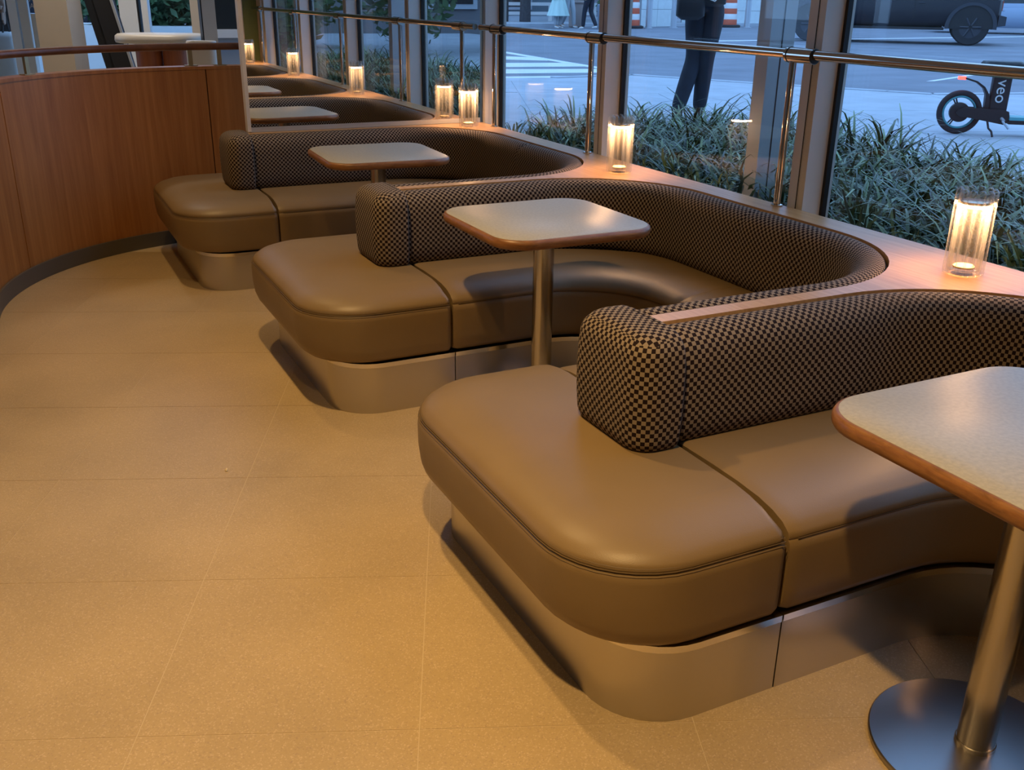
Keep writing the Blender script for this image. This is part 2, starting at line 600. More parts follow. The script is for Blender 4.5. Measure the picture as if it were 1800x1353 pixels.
# ------------------------------------------------------------------ floor with its tiles
fl = structure(MB().box(-4.5, 2.72, -3.6, 7.0, -0.10, -0.0009).build('floor', 'grout', smooth=0), 'warm beige terrazzo tile floor')
tile = None
WC, WR = (1.147, 5.007), 1.355   # curved wall
for i in range(-6, 9):
    for j in range(-8, 9):
        a0, b0 = -0.6895 + 0.6 * i, 1.694 + 0.6 * j
        cxy = (EA[0] * (a0 + .3) + EB[0] * (b0 + .3), EA[1] * (a0 + .3) + EB[1] * (b0 + .3))
        if cxy[0] > 2.3 or cxy[0] < -3.4 or cxy[1] < 0.2 or cxy[1] > 6.3:
            continue
        d = hypot(cxy[0] - WC[0], cxy[1] - WC[1])
        if cxy[1] > 5.0 and d > WR + 0.2 and cxy[0] < 1.2:
            continue
        ang = atan2(cxy[1], cxy[0]) if cxy[1] > 0 else 0
        if tile is None:
            tile = MB().box(0.0011, 0.5989, 0.0011, 0.5989, -0.0009, 0).build('tile', 'tile', fl, smooth=0)
            t = tile
        else:
            t = tile.copy(); col.objects.link(t)
        t.location = (EA[0] * a0 + EB[0] * b0, EA[1] * a0 + EB[1] * b0, 0)
        t.rotation_euler = (0, 0, -GA)

# ------------------------------------------------------------------ shell
structure(MB().box(-4.5, 2.95, -3.6, 9.6, 3.1, 3.2).build('ceiling', 'ceiling', smooth=0))
structure(MB().box(-4.6, -4.5, -3.6, 9.6, -0.1, 3.2).build('wall_left', 'wall', smooth=0))
structure(MB().box(-4.5, 2.95, -3.7, -3.6, -0.1, 3.2).build('wall_back', 'wall', smooth=0))
structure(MB().box(1.55, 2.64, -0.50, -0.38, 0, 3.1).build('wall_near', 'green', smooth=0), 'green painted wall reflected in the mirror')
structure(MB().box(2.64, 2.80, -3.6, -0.20, 0, 3.1).build('wall_right', 'wall', smooth=0))
structure(MB().box(2.62, 2.80, -0.3, 5.75, 0.0, 0.66).build('wall_sill', 'wall', smooth=0))
# entrance level behind the curved wall
structure(MB().box(-4.5, 2.9, 6.45, 9.6, ZU - 0.06, ZU).build('floor_upper', 'grout', smooth=0), 'pale floor of the entrance level')

# ------------------------------------------------------------------ street windows
mull = [(5.68, 5.755), (4.29, 4.36), (2.825, 2.90), (1.36, 1.435), (-0.11, -0.035), (-1.0, -0.95)]
for k in range(5):
    y1 = mull[k][0]; y0 = mull[k + 1][1]
    w = structure(thing('window_%d' % (k + 1), (GX, (y0 + y1) / 2, 0.4)))
    MB().box(GX + 0.005, GX + 0.017, y0 - 0.01, y1 + 0.01, 0.45, 3.1).build('pane', 'glass', w, 0, world=True)
    b = MB().box(2.64, 2.665, mull[k][0] - 0.004, mull[k][1] + 0.004, 0.55, 3.1)
    b.box(2.665, GX - 0.004, mull[k][0], mull[k][1], 0.55, 3.1)
    mu = b.build('mullion', 'frame', w, 0, world=True)
    MB().box(GX - 0.018, GX + 0.004, mull[k][0] - 0.014, mull[k][0] - 0.0005, 0.45, 3.1).build('gasket', 'gasket', mu, 0, world=True)
    MB().box(GX - 0.018, GX + 0.004, mull[k][1] + 0.0005, mull[k][1] + 0.014, 0.45, 3.1).build('gasket', 'gasket', mu, 0, world=True)
    MB().box(2.6385, 2.6395, mull[k][0] + 0.03, mull[k][0] + 0.034, 0.55, 3.1).build('joint_line', 'gasket', mu, 0, world=True)
    MB().box(GX + 0.02, GX + 0.035, mull[k][0] + 0.005, mull[k][1] - 0.005, 0.45, 3.1).build('outer_mullion', 'frame', w, 0, world=True)
    MB().box(GX - 0.05, GX + 0.05, y0, y1, 0.40, 0.46).build('bottom_rail', 'frame', w, 0, world=True)
for y, lab in ((3.35, 'blue grey metal facade fin outside the middle window'), (0.43, 'blue grey metal facade fin seen in the mirror only')):
    f = thing('facade_fin', (2.91, y + 0.04, ZO), 0, lab, 'fin', 'fins on the facade')
    MB().box(2.85, 2.98, y, y + 0.08, 0.45, 3.2).build('fin_body', 'fin', f, 0, world=True)
    MB().box(2.912, 2.918, y - 0.0012, y, 0.45, 3.2).build('fin_joint', 'gasket', f, 0, world=True)

# ------------------------------------------------------------------ booth backs, seats, plinths
def booth_half_outer(k, far):
    # plan path of the wood line: from the strip end to the middle of the U
    ya, yb = YD[k] + SW, YD[k + 1] - SW
    ym = (ya + yb) / 2
    if far:
        xe = XE[k + 1] + 0.008
        p = [(xe, yb), (XMAX - ROUT, yb)] + arc(XMAX - ROUT, yb - ROUT, ROUT, 90, 0, 14)[1:] + [(XMAX, ym)]
    else:
        xe = XE[k] + 0.008
        p = [(xe, ya), (XMAX - ROUT, ya)] + arc(XMAX - ROUT, ya + ROUT, ROUT, -90, 0, 14)[1:] + [(XMAX, ym)]
    return p

PAD = [(0.004, .43), (0.004, .60), (0.004, .70), (.006, .719), (.014, .731), (.034, .736), (.058, .734), (.082, .724), (.101, .706),
       (.112, .682), (.117, .645), (.119, .58), (.119, .52), (.116, .485), (.106, .458), (.09, .443)]
SEAT = [(.45, .21), (.026, .204), (.010, .210), (.002, .228), (0, .265), (0, .315), (0, .365), (.002, .383), (.0085, .390), (.006, .397), (.013, .409), (.034, .425),
        (.070, .438), (.12, .447), (.20, .452), (.30, .453), (.45, .45)]

def inner_path(k, far, off, xs):
    ya, yb = YD[k] + HALF - off, YD[k + 1] - HALF + off
    ym = (ya + yb) / 2
    x1, r = XIN + off, RIN + off
    if far:
        return [(xs, yb), (x1 - r, yb)] + arc(x1 - r, yb - r, r, 90, 0, 12)[1:] + [(x1, ym)]
    return [(xs, ya), (x1 - r, ya)] + arc(x1 - r, ya + r, r, -90, 0, 12)[1:] + [(x1, ym)]

booth_labels = ['U-shaped banquette nearest the camera, around the table cut by the right edge',
                'middle U-shaped banquette with checked back and tan seats',
                'farthest U-shaped banquette with checked back, ending at the mirror']
for k in range(3):
    root = thing('booth_banquette', (2.2, (YD[k] + YD[k + 1]) / 2, 0), 0, booth_labels[k], 'banquette', 'U-shaped banquettes along the window')
    for far in (False, True):
        xs = XE[k + 1 if far else k] + 0.012
        side = 1 if not far else -1       # inward side
        # backrest
        p = dens(booth_half_outer(k, far), 0.02)
        p = [p[0], ] + p[1:]
        mb, uv = sweep(p, PAD, side)
        mb.build('backrest', 'check', root, 60, uv=uv, world=True)
        # seat cushion: front edge overhangs the plinth a little
        xseam = XE[k + 1 if far else k] + 0.03
        ip = dens(inner_path(k, far, -0.006, xseam + 0.002), 0.02)
        mb, uv = sweep(ip, SEAT, -side)
        cu = mb.build('seat_cushion', 'leather', root, 60, world=True)
        ns = normals2(ip, -side)
        MB().tube([(q[0] + n[0] * .0055, q[1] + n[1] * .0055, .392) for q, n in zip(ip[1:-1], ns[1:-1])], .0014, 6).build('welt', 'stitch', cu, 60, world=True)
        pp = dens(inner_path(k, far, 0.0, xseam + 0.01), 0.03)
        mb, uv = sweep(pp, [(0, 0.0), (0, .183), (.03, .183), (.03, 0)], -side, ends=False)
        pl = mb.build('plinth', 'steel', root, 30, world=True)
        mb, uv = sweep(pp, [(-.003, .1832), (-.003, .2), (.03, .2), (.03, .1832)], -side, ends=False)
        mb.build('steel_band', 'polish', pl, 30, world=True)

end_labels = [None, 'front bench end with large tan cushion and checked arm block, closest to the camera',
              'middle bench end with tan cushion and checked arm block', 'farthest bench end beside the curved wooden wall and mirror']
for k in (1, 2, 3):
    yd = YD[k]
    root = thing('bench_end', (XB[k] + 0.2, yd, 0), 0, end_labels[k], 'bench', 'bench ends along the aisle')
    x1 = XE[k] + 0.03
    xf = XB[k] - 0.10
    y0, y1 = yd - HALF - 0.006, yd + HALF + 0.05
    rings = []
    for ins, z, ex in [(.022, .204, .040), (.008, .209, .030), (.001, .224, .019), (0, .255, .008), (0, .305, .001), (0, .365, 0), (.002, .383, 0), (.0085, .390, 0), (.006, .397, 0), (.013, .409, 0), (.034, .425, 0),
                       (.070, .438, 0), (.115, .446, 0), (.165, .4505, 0)]:
        ib = min(ins * 0.45, 0.016)
        rings.append([(x, y, z) for x, y in rrect(xf + ins + ex, x1 - ib, y0 + ins, y1 - ins, max(0.24 - ins * 0.8 - ex * .5, 0.05), max(0.028 - ib * .5, 0.008), 9)])
    cu = MB().rings(rings).build('seat_cushion', 'leather', root, 60, world=True)
    def open_line(o):
        w = [q for q in rrect(xf + o, x1, y0 + o, y1 - o, .24 - o, .02, 9) if q[0] < x1 - 0.05]
        return [(x1 - .012, y1 - o)] + w + [(x1 - .012, y0 + o)]
    w = open_line(.0052)
    MB().tube([(x, y, .392) for x, y in w], .0014, 6).build('welt', 'stitch', cu, 60, world=True)
    for dz, off in ((.0085, .009), (-.0075, .0022)):
        # double row of stitching either side of the welt
        ww = open_line(off)
        MB().tube([(x, y, .392 + dz) for x, y in ww], .0009, 4).build('stitching', 'stitch', cu, 60, world=True)
    pl = MB().prism(rrect(XB[k], x1 + .008, yd - HALF, yd + HALF, 0.175, 0.003, 9), 0, .183).build('plinth', 'steel', root, 30, world=True)
    MB().prism(rrect(XB[k] - .003, x1 + .008, yd - HALF - .003, yd + HALF + .003, 0.178, 0.003, 9), .1832, .2).build('steel_band', 'polish', pl, 30, world=True)
    # checked arm block at the end of the divider
    hx0, hx1, hy = XE[k] - 0.125, XE[k] + 0.006, 0.163
    zb, zt = 0.434, 0.742
    rings = []
    for q in [0, 12, 25, 40, 60, 78, 90]:
        a_ = radians(q); i_ = .05 * (1 - sin(a_)); rings.append((i_, zb + .05 * (1 - cos(a_))))
    rings += [(-.003, .53), (-.004, .59), (-.003, .65)]
    for q in [90, 78, 65, 50, 38, 25, 12, 0]:
        a_ = radians(q); i_ = .058 * (1 - sin(a_)); rings.append((i_, zt - .058 * (1 - cos(a_))))
    rings += [(.075, zt + .002), (.10, zt + .003)]
    mbx = MB().rings([[(x, y, z) for x, y in rrect(hx0 + i_, hx1 - min(i_ * .1, .003), yd - hy + i_, yd + hy - i_, max(.064 - i_ * .45, .012), .012, 6, 7)] for i_, z in rings])
    nring = len(mbx.v) // len(rings)
    base_ring = [(p[0], p[1]) for p in mbx.v[8 * nring:9 * nring]]
    ring_s = plen(base_ring)
    ring_v = plen([(i_, z) for i_, z in rings])
    bm = bmesh.new()
    bv = [bm.verts.new(p) for p in mbx.v]
    bm.verts.index_update()
    for f in mbx.f:
        bm.faces.new([bv[i] for i in f])
    bmesh.ops.recalc_face_normals(bm, faces=bm.faces)
    bm.normal_update()
    lay = bm.loops.layers.uv.new('UVMap')
    for f in bm.faces:
        n = f.normal
        for lp in f.loops:
            c = lp.vert.co
            if abs(n.z) > 0.75:
                lp[lay].uv = (c.y + .0, c.x + .0)
            else:
                lp[lay].uv = (ring_s[lp.vert.index % nring], ring_v[lp.vert.index // nring])
    off = Vector(root.location)
    for v in bm.verts:
        v.co -= off
    me = bpy.data.meshes.new('arm_block')
    bm.to_mesh(me); bm.free()
    for pgn in me.polygons: pgn.use_smooth = True
    me.set_sharp_from_angle(angle=radians(60))
    me.materials.append(M['check'])
    ab = bpy.data.objects.new('arm_block', me); col.objects.link(ab); ab.parent = root
    MB().box(XE[k] + 0.0075, XE[k] + 0.0085, yd - .14, yd + .14, .45, .712).build('seam_piping', 'stitch', ab, 0, world=True)

# ------------------------------------------------------------------ wooden window counter with its fingers
poly = [(XW, YM - 0.005), (XE[3], YM - 0.005)]
for k in (2, 1, 0):
    poly += booth_half_outer(k, True)[:-1] if k != 2 else booth_half_outer(k, True)[:-1]
    poly += [(XMAX, (YD[k] + YD[k + 1]) / 2)]
    poly += booth_half_outer(k, False)[:-1][::-1]
    if k > 0:
        pass
poly += [(XE[0], YD[0] - 0.25), (XE[0], -0.375), (XW, -0.375)]
mb = MB().prism(poly, ZC - 0.028, ZC)
counter = mb.build('window_counter', 'counter', None, 30)
tag(counter, 'long oiled wood counter along the window with curved cutouts for the booths', 'counter')

# ------------------------------------------------------------------ tables
def table(x, y, lab, rz=0.0):
    t = thing('pedestal_table', (x, y, 0), rz, lab, 'table', 'square pedestal tables in the booths')
    h = 0.305
    prof = [(.012, .700), (.003, .704), (-.001, .712), (-.001, .724), (.003, .731), (.009, .734)]
    MB().rings([[(px, py, z) for px, py in rrect(-h + i, h - i, -h + i, h - i, .12 - i, .12 - i, 10)] for i, z in prof]).build('edge_band', 'edge', t, 50)
    MB().rings([[(px, py, z) for px, py in rrect(-h + i, h - i, -h + i, h - i, .12 - i, .12 - i, 10)] for i, z in [(.010, .730), (.010, .7345), (.0115, .7355)]]).build('table_top', 'laminate', t, 50)
    MB().lathe([(.038, .012), (.038, .69), (.06, .69), (.06, .70)], 32).build('column', 'column', t, 40)
    MB().lathe([(.041, .012), (.041, .024), (.039, .026)], 32).build('collar', 'column', t, 40)
    MB().lathe([(.205, 0), (.215, .002), (.215, .011), (.212, .014), (.0, .0145)][:4] + [(.001, .0145)], 64).build('base_plate', 'baseplate', t, 40)
    return t
table(1.63, 1.03, 'square pedestal table in the front corner, cut off by the right edge')
table(1.66, 3.06, 'square pedestal table in the middle booth')
table(1.61, 4.73, 'square pedestal table in the farthest booth before the mirror', radians(-3))

# ------------------------------------------------------------------ table lamps on the counter
RIB = [None]
def lamp(x, y, lab):
    t = thing('table_lamp', (x, y, ZC), random.uniform(0, 1), lab, 'lamp', 'ribbed glass lamps on the counter')
    nrib, seg = 12, 12 * 10
    H = 0.245
    MB().rings([[(r_ * cos(2 * pi * i / 48), r_ * sin(2 * pi * i / 48), z_) for i in range(48)] for r_, z_ in ((.040, .002), (.047, .004), (.0475, .012), (.0475, H - .012), (.0465, H - .006), (.0440, H - .006), (.0430, H - .012), (.0430, .014), (.040, .012))]).build('glass_body', 'lampglass', t, 50)
    rib = None
    for i in range(nrib):
        a_ = 2 * pi * i / nrib
        if RIB[0] is None:
            rib = MB().lathe([(.006, .0005), (.0102, .004), (.0115, .012), (.0115, H - .010), (.0105, H - .004), (.008, H + .001), (.004, H + .0035), (.0005, H + .004)], 14).build('glass_rib', 'lampglass', t, 50)
            RIB[0] = rib.data
        else:
            rib = bpy.data.objects.new('glass_rib', RIB[0]); col.objects.link(rib); rib.parent = t
        rib.location = (.0465 * cos(a_), .0465 * sin(a_), 0)
    MB().lathe([(.036, .196), (.041, .197), (.041, .203), (.036, .204)], 40).build('led_disc', 'led', t, 40)
    MB().lathe([(.042, .2045), (.042, .213), (.030, .215)], 40).build('lamp_cap', 'chrome', t, 40)
    MB().lathe([(.030, .019), (.030, .024), (.026, .027)], 32).build('charging_base', 'crumb', t, 40)
    return t
lamp(2.425, 1.90, 'ribbed glass lamp on the counter near the right edge')
lamp(2.425, 3.78, 'ribbed glass lamp on the counter between the two nearer wide mullions')
lamp(2.44, 5.48, 'ribbed glass lamp on the counter right in front of the mirror')
lamp(2.40, 0.16, 'ribbed glass lamp seen only in the mirror before the green wall')

# ------------------------------------------------------------------ mirror partition
mr = thing('wall_mirror', (1.9, YM + 0.03, ZC), 0, 'tall frameless wall mirror standing on the farthest booth back', 'mirror')
MB().box(1.195, 2.60, YM, YM + 0.006, 0.762, 3.09).build('mirror_pane', 'mirror', mr, 0, world=True)
MB().box(1.175, 1.195, YM - 0.006, YM + 0.05, 0.74, 3.09).build('side_trim', 'frame', mr, 0, world=True)
MB().box(1.195, 2.60, YM - 0.004, YM + 0.05, 0.7365, 0.762).build('bottom_trim', 'silver', mr, 0, world=True)
MB().box(1.195, 2.60, YM + 0.007, YM + 0.05, 0.762, 3.09).build('backing_panel', 'wall', mr, 0, world=True)
structure(MB().box(1.20, 2.62, YM + 0.052, YM + 0.16, 0, 3.1).build('wall_partition', 'wall', smooth=0))
structure(MB().box(2.62, 2.80, YM + 0.16, 9.0, 0, 0.62).build('wall_right_far', 'wall', smooth=0))
wx = structure(thing('window_6', (GX, 7.4, 0.6)))
MB().box(GX, GX + .012, YM + 0.16, 9.0, .62, 3.1).build('pane', 'glass', wx, 0, world=True)
for y_ in (7.2, 8.9):
    MB().box(2.66, GX + .03, y_, y_ + .07, .62, 3.1).build('mullion', 'frame', wx, 0, world=True)
# white pipe before the green wall (seen in the mirror)
pp = thing('vertical_pipe', (2.46, -0.345, ZC), 0, 'thin pale vertical pipe before the green wall in the mirror', 'pipe')
MB().tube([(2.46, -0.345, ZC), (2.46, -0.345, 3.1)], 0.016, 16).build('pipe', 'white', pp, 40, world=True)
MB().lathe([(.028, ZC), (.028, ZC + .008), (.018, ZC + .012)], 20, (2.46, -0.345)).build('flange', 'white', pp, 40, world=True)

# ------------------------------------------------------------------ chrome rail on posts
RX, RZ = 2.585, 1.288
rl = thing('chrome_rail', (RX, 2.6, ZC), 0, 'polished chrome rail on thin posts along the window counter', 'rail')
MB().tube([(RX, -0.33, RZ), (RX, YM - 0.04, RZ)], 0.0175, 18).build('rail_tube', 'chrome', rl, 40, world=True)
for y in (5.43, 4.33, 2.90, 1.43, 0.02):
    ps = MB().tube([(RX, y, ZC + .001), (RX, y, RZ)], 0.0135, 16).build('post', 'chrome', rl, 40, world=True)
    MB().lathe([(.022, ZC + .0005), (.022, ZC + .005), (.013, ZC + .008)], 20, (RX, y)).build('foot_flange', 'chrome', ps, 40, world=True)
    sl = MB().tube([(RX, y + 0.028, RZ - .004), (RX, y - 0.11, RZ - .004)], 0.027, 20).build('sleeve', 'chrome', rl, 40, world=True)
    MB().tube([(RX, y - 0.1102, RZ - .004), (RX, y - 0.1116, RZ - .004)], 0.0255, 20).build('sleeve_bore', 'gasket', sl, 40, world=True)  # black disc painted as the dark inside of the open end
    MB().tube([(RX, y - 0.004, RZ - .03), (RX, y - 0.004, RZ - .012)], 0.0185, 16).build('socket', 'chrome', sl, 40, world=True)
    MB().tube([(RX, y + 0.012, RZ - .004), (RX, y + 0.016, RZ - .004)], 0.0282, 20).build('groove_ring', 'gasket', sl, 40, world=True)

# ------------------------------------------------------------------ curved wooden wall with handrail
def wall_pt(a, r=WR):
    if a > 180:      # straight run towards the camera, leaving the frame
        return (WC[0] - r - 0.002 * (a - 180), WC[1] - 0.022 * (a - 180))
    return (WC[0] + r * cos(radians(a)), WC[1] + r * sin(radians(a)))
ZT = 1.045
def offs(q, d):
    if q[1] < WC[1]:
        return (q[0] - d, q[1])
    L = hypot(q[0] - WC[0], q[1] - WC[1])
    if q[0] > WC[0] + .1:
        return (q[0], q[1] + d)
    return (q[0] + (q[0] - WC[0]) / L * d, q[1] + (q[1] - WC[1]) / L * d)
cw = structure(thing('wall_curved', (0.3, 6.0, 0)), 'curved low wall clad in orange brown wood veneer')
segs = [(215, 150.2), (149.9, 92.2), (91.9, 78)]
for a0, a1 in segs:
    n = max(4, int(abs(a1 - a0) / 2))
    inn = [wall_pt(a0 + (a1 - a0) * i / n, WR) for i in range(n + 1)]
    if a1 == 78:
        inn = [wall_pt(a0 + (88 - a0) * i / 3, WR) for i in range(4)] + [(1.62, WC[1] + WR + .01)]
    outp = [offs(q, .02) for q in inn]
    MB().prism(inn + outp[::-1], 0.0, ZT - 0.018).build('wood_panel', 'panel', cw, 20, world=True)
ctr = [wall_pt(215 - i * 2.5, WR) for i in range(51)] + [(1.62, WC[1] + WR + 0.01)]
ctr_o = [offs(q, .11) for q in ctr]
ctr_m = [offs(q, .021) for q in ctr]
MB().prism(ctr_m + ctr_o[::-1], 0, ZT - .019).build('wall_core', 'wall', cw, 20, world=True)
MB().prism([offs(q, -.003) for q in ctr] + ctr_o[::-1], ZT - .0175, ZT).build('wood_cap', 'panel', cw, 20, world=True)
bb_i = [offs(q, -.013) for q in ctr]
structure(MB().prism(bb_i + [offs(q, -.0005) for q in ctr][::-1], 0.0005, .085).build('baseboard_curved', 'baseboard', None, 20))
hr = thing('handrail', (0.3, 6.1, ZT), 0, 'round brown wooden handrail on brass posts above the curved wall', 'handrail')
rail_p = [wall_pt(210 - i * 2.5, WR + .055) for i in range(49)] + [(1.62, WC[1] + WR + .065)]
MB().tube([(x, y, 1.155) for x, y in rail_p], 0.021, 14).build('rail', 'railwood', hr, 50, world=True)
for a in (137.0, 95.0, 88.0):
    x, y = wall_pt(a, WR + .055)
    tn = (-sin(radians(a)), cos(radians(a)))
    rd = (cos(radians(a)), sin(radians(a)))
    ps = MB().obox((x, y), tn, rd, .0125, .008, ZT + .004, 1.138).build('post', 'brass', hr, 0, world=True)
    MB().obox((x, y), tn, rd, .038, .018, ZT + .0005, ZT + .0055).build('post_foot', 'brass', ps, 0, world=True)

# ------------------------------------------------------------------ crumb on the floor
v = []
for i in range(8):
    a = i * pi / 4
    v.append((.006 * cos(a) * random.uniform(.7, 1.2), .006 * sin(a) * random.uniform(.7, 1.2), 0.0))
cr = MB().rings([[(x, y, 0.0005) for x, y, z in v], [(x * 1.1, y * 1.1, .004) for x, y, z in v], [(x * .5 + .001, y * .5, .009) for x, y, z in v]]).build('food_crumb', 'crumb', None, 40, loc=(0.46, 3.01, 0))
tag(cr, 'small pale crumb lying on the tile floor of the aisle', 'crumb')

# ================================================================== outside: pavement, road, planting
structure(MB().prism([(2.83, -45), (70, -45), (70, 75), (-30, 75), (-30, 9.8), (2.83, 9.8)], ZR - 0.2, ZR).build('road', 'asphalt', smooth=0), 'blue grey asphalt roadway')
kerb = [(10.9, 7.6), (9.22, 8.03), (8.98, 8.46), (8.73, 8.92), (8.2, 9.8), (7.77, 10.72), (7.43, 11.4), (6.2, 11.3), (4.6, 11.6), (2.95, 12.2)]
side_poly = [(2.83, -20), (10.9, -20)] + kerb + [(2.95, 12.2), (2.83, 5.8)]
sw = structure(MB().prism(side_poly, ZR - 0.1, ZO - 0.004).build('sidewalk', 'concrete', None, 0), 'pale concrete sidewalk outside the windows')
def inside(p, poly):
    c = False
    for i in range(len(poly)):
        (x1, y1), (x2, y2) = poly[i], poly[i - 1]
        if (y1 > p[1]) != (y2 > p[1]) and p[0] < (x2 - x1) * (p[1] - y1) / (y2 - y1) + x1:
            c = not c
    return c
slab = None
SL = 1.5
for i in range(-4, 10):
    for j in range(-3, 12):
        a0, b0 = 0.66 + SL * (i - 1), 0.3 + SL * (j - 1)
        cs = [(EA[0] * (a0 + u) + EB[0] * (b0 + w), EA[1] * (a0 + u) + EB[1] * (b0 + w)) for u, w in ((0, 0), (SL, 0), (SL, SL), (0, SL))]
        if not all(inside(q, side_poly) for q in cs) or min(q[0] for q in cs) < 3.0:
            continue
        if max(q[1] for q in cs) < 1.0:
            continue
        if slab is None:
            slab = MB().box(.005, SL - .005, .005, SL - .005, -0.004, 0).build('paving_slab', 'concrete', sw, 0)
            t = slab
        else:
            t = slab.copy(); col.objects.link(t)
        t.location = (cs[0][0], cs[0][1], ZO)
        t.rotation_euler = (0, 0, -GA)
# kerb stones
kp = dens(kerb[:8], 0.9)
for i in range(len(kp) - 1):
    (x0, y0), (x1, y1) = kp[i], kp[i + 1]
    L = hypot(x1 - x0, y1 - y0)
    if L < 0.2: continue
    tx, ty = (x1 - x0) / L, (y1 - y0) / L
    MB().obox(((x0 + x1) / 2 , (y0 + y1) / 2), (tx, ty), (-ty, tx), L / 2 - .006, .075, ZR - .05, ZO + .004).build('kerb_stone', 'concrete', sw, 0)

def flat_strip(name, pts, m, z=ZR + 0.004):
    return MB().prism(pts, ZR - 0.02, z).build(name, m, None, 0)
cwk = thing('crosswalk_marking', (7.2, 13.6, ZR), 0, 'white crosswalk stripes painted on the road outside the far window', 'crosswalk')
for pts in ([(7.55, 15.5), (7.95, 16.3), (8.45, 15.75), (8.15, 15.05)],
            [(6.77, 13.9), (7.16, 14.71), (8.3, 14.45), (8.1, 13.65)],
            [(6.20, 12.75), (6.56, 13.48), (8.02, 13.12), (7.70, 12.5)],
            [(5.60, 11.5), (5.97, 12.26), (7.5, 12.0), (7.3, 11.6)]):
    MB().prism(pts, ZR - .02, ZR + .004).build('stripe', 'paint', cwk, 0, world=True)
MB().prism([(8.0, 13.2), (8.16, 13.2), (8.62, 17.6), (8.42, 17.6)], ZR - .02, ZR + .005).build('edge_line', 'paint', cwk, 0, world=True)
ln = thing('lane_marking', (18, 14, ZR), 0, 'thin white lane lines on the road behind the parked scooter', 'road marking')
for pts in ([(11.2, 9.9), (11.3, 9.86), (24, 15.0), (24, 15.2)], [(15, 20.5), (15, 20.8), (32, 21.9), (32, 21.6)], [(22.5, 14.6), (22.9, 14.4), (36, 21), (36, 21.5)], [(25, 14.2), (25.4, 14.0), (38, 19.5), (38, 20.1)]):
    MB().prism(pts, ZR - .02, ZR + .004).build('line', 'paint', ln, 0, world=True)
ut = MB().lathe([(.38, ZR - .01), (.38, ZR + .003)], 28, (14.5, 16.5)).build('manhole_cover', 'planter', None, 40)
tag(ut, 'round iron manhole cover in the roadway', 'manhole cover')

# planting bed: lilyturf blades
bed = [(2.84, -3.0), (4.34, -3.0), (4.34, 5.25), (3.75, 5.65), (3.1, 5.8), (2.84, 5.9)]
structure(MB().prism(bed, ZR, ZO + 0.02).build('planting_bed', 'soil', None, 0), 'dark soil of the planting bed')
gv, gf, gs = [], [], []
rg = random.Random(5)
def blade(bx, by, z, az, L, w, lean, shade, twist):
    n = 6
    base = len(gv)
    x = y = 0.0
    px, pz = 0.0, 0.0
    el = lean
    dx, dy = cos(az), sin(az)
    sx, sy = -sin(az + twist), cos(az + twist)
    st = L / n
    for i in range(n + 1):
        ww = w * (1 - (i / n) ** 2.2) * (0.65 + 0.35 * min(1, i / 2))
        gv.append((bx + dx * px - sx * ww, by + dy * px - sy * ww, z + pz))
        gv.append((bx + dx * px + sx * ww, by + dy * px + sy * ww, z + pz))
        gs.append(shade); gs.append(shade)
        px += cos(el) * st
        pz += sin(el) * st
        el -= (0.20 + 0.24 * i / n * 1.9) * (0.9 + 0.5 * (1 - lean / 1.5))
    for i in range(n):
        gf.append((base + 2 * i, base + 2 * i + 1, base + 2 * i + 3, base + 2 * i + 2))
yy = -1.6
while yy < 6.0:
    xx = 2.93
    while xx < 4.4:
        cx_, cy_ = xx + rg.uniform(-.06, .06), yy + rg.uniform(-.06, .06)
        if inside((cx_, cy_), bed):
            near = yy > 0.8
            nb = rg.randint(20, 30) if near else 9
            cl = rg.uniform(0.75, 1.2)
            for b_ in range(nb):
                az = rg.uniform(0, 2 * pi)
                blade(cx_ + rg.uniform(-.035, .035), cy_ + rg.uniform(-.035, .035), ZO + .01, az, rg.uniform(.30, .53) * cl * (1.12 if cx_ > 3.9 else 1), rg.uniform(.006, .0105), rg.uniform(.75, 1.5), rg.random() ** 1.5, rg.uniform(-.5, .5))
        xx += 0.125
    yy += 0.125
gv = [(max(x, 2.81), y, z) for x, y, z in gv]
me = bpy.data.meshes.new('ornamental_grass')
me.from_pydata(gv, [], gf)
at = me.attributes.new('shade', 'FLOAT', 'POINT')
at.data.foreach_set('value', gs)
for p in me.polygons: p.use_smooth = True
me.materials.append(M['grass'])
go = bpy.data.objects.new('ornamental_grass', me); col.objects.link(go)
tag(go, 'dense strappy green lilyturf blades growing outside the windows', 'grass', kind='stuff')

# ------------------------------------------------------------------ people
def skin_mesh(name, joints, edges, m, parent, sub=2, root=0):
    me = bpy.data.meshes.new(name)
    me.from_pydata([j[0] for j in joints], edges, [])
    ob = bpy.data.objects.new(name, me); col.objects.link(ob)
    md = ob.modifiers.new('skin', 'SKIN'); md.use_smooth_shade = True
    sv = me.skin_vertices[0].data
    for i, j in enumerate(joints):
        r = j[1] if isinstance(j[1], tuple) else (j[1], j[1])
        sv[i].radius = r
        sv[i].use_root = (i == root)
    s = ob.modifiers.new('sub', 'SUBSURF'); s.levels = sub; s.render_levels = sub
    dg = bpy.context.evaluated_depsgraph_get()
    me2 = bpy.data.meshes.new_from_object(ob.evaluated_get(dg))
    me2.name = name
    bpy.data.objects.remove(ob)
    me2.materials.clear()
    me2.materials.append(M[m])
    for p in me2.polygons: p.use_smooth = True
    o = bpy.data.objects.new(name, me2); col.objects.link(o)
    o.parent = parent
    return o

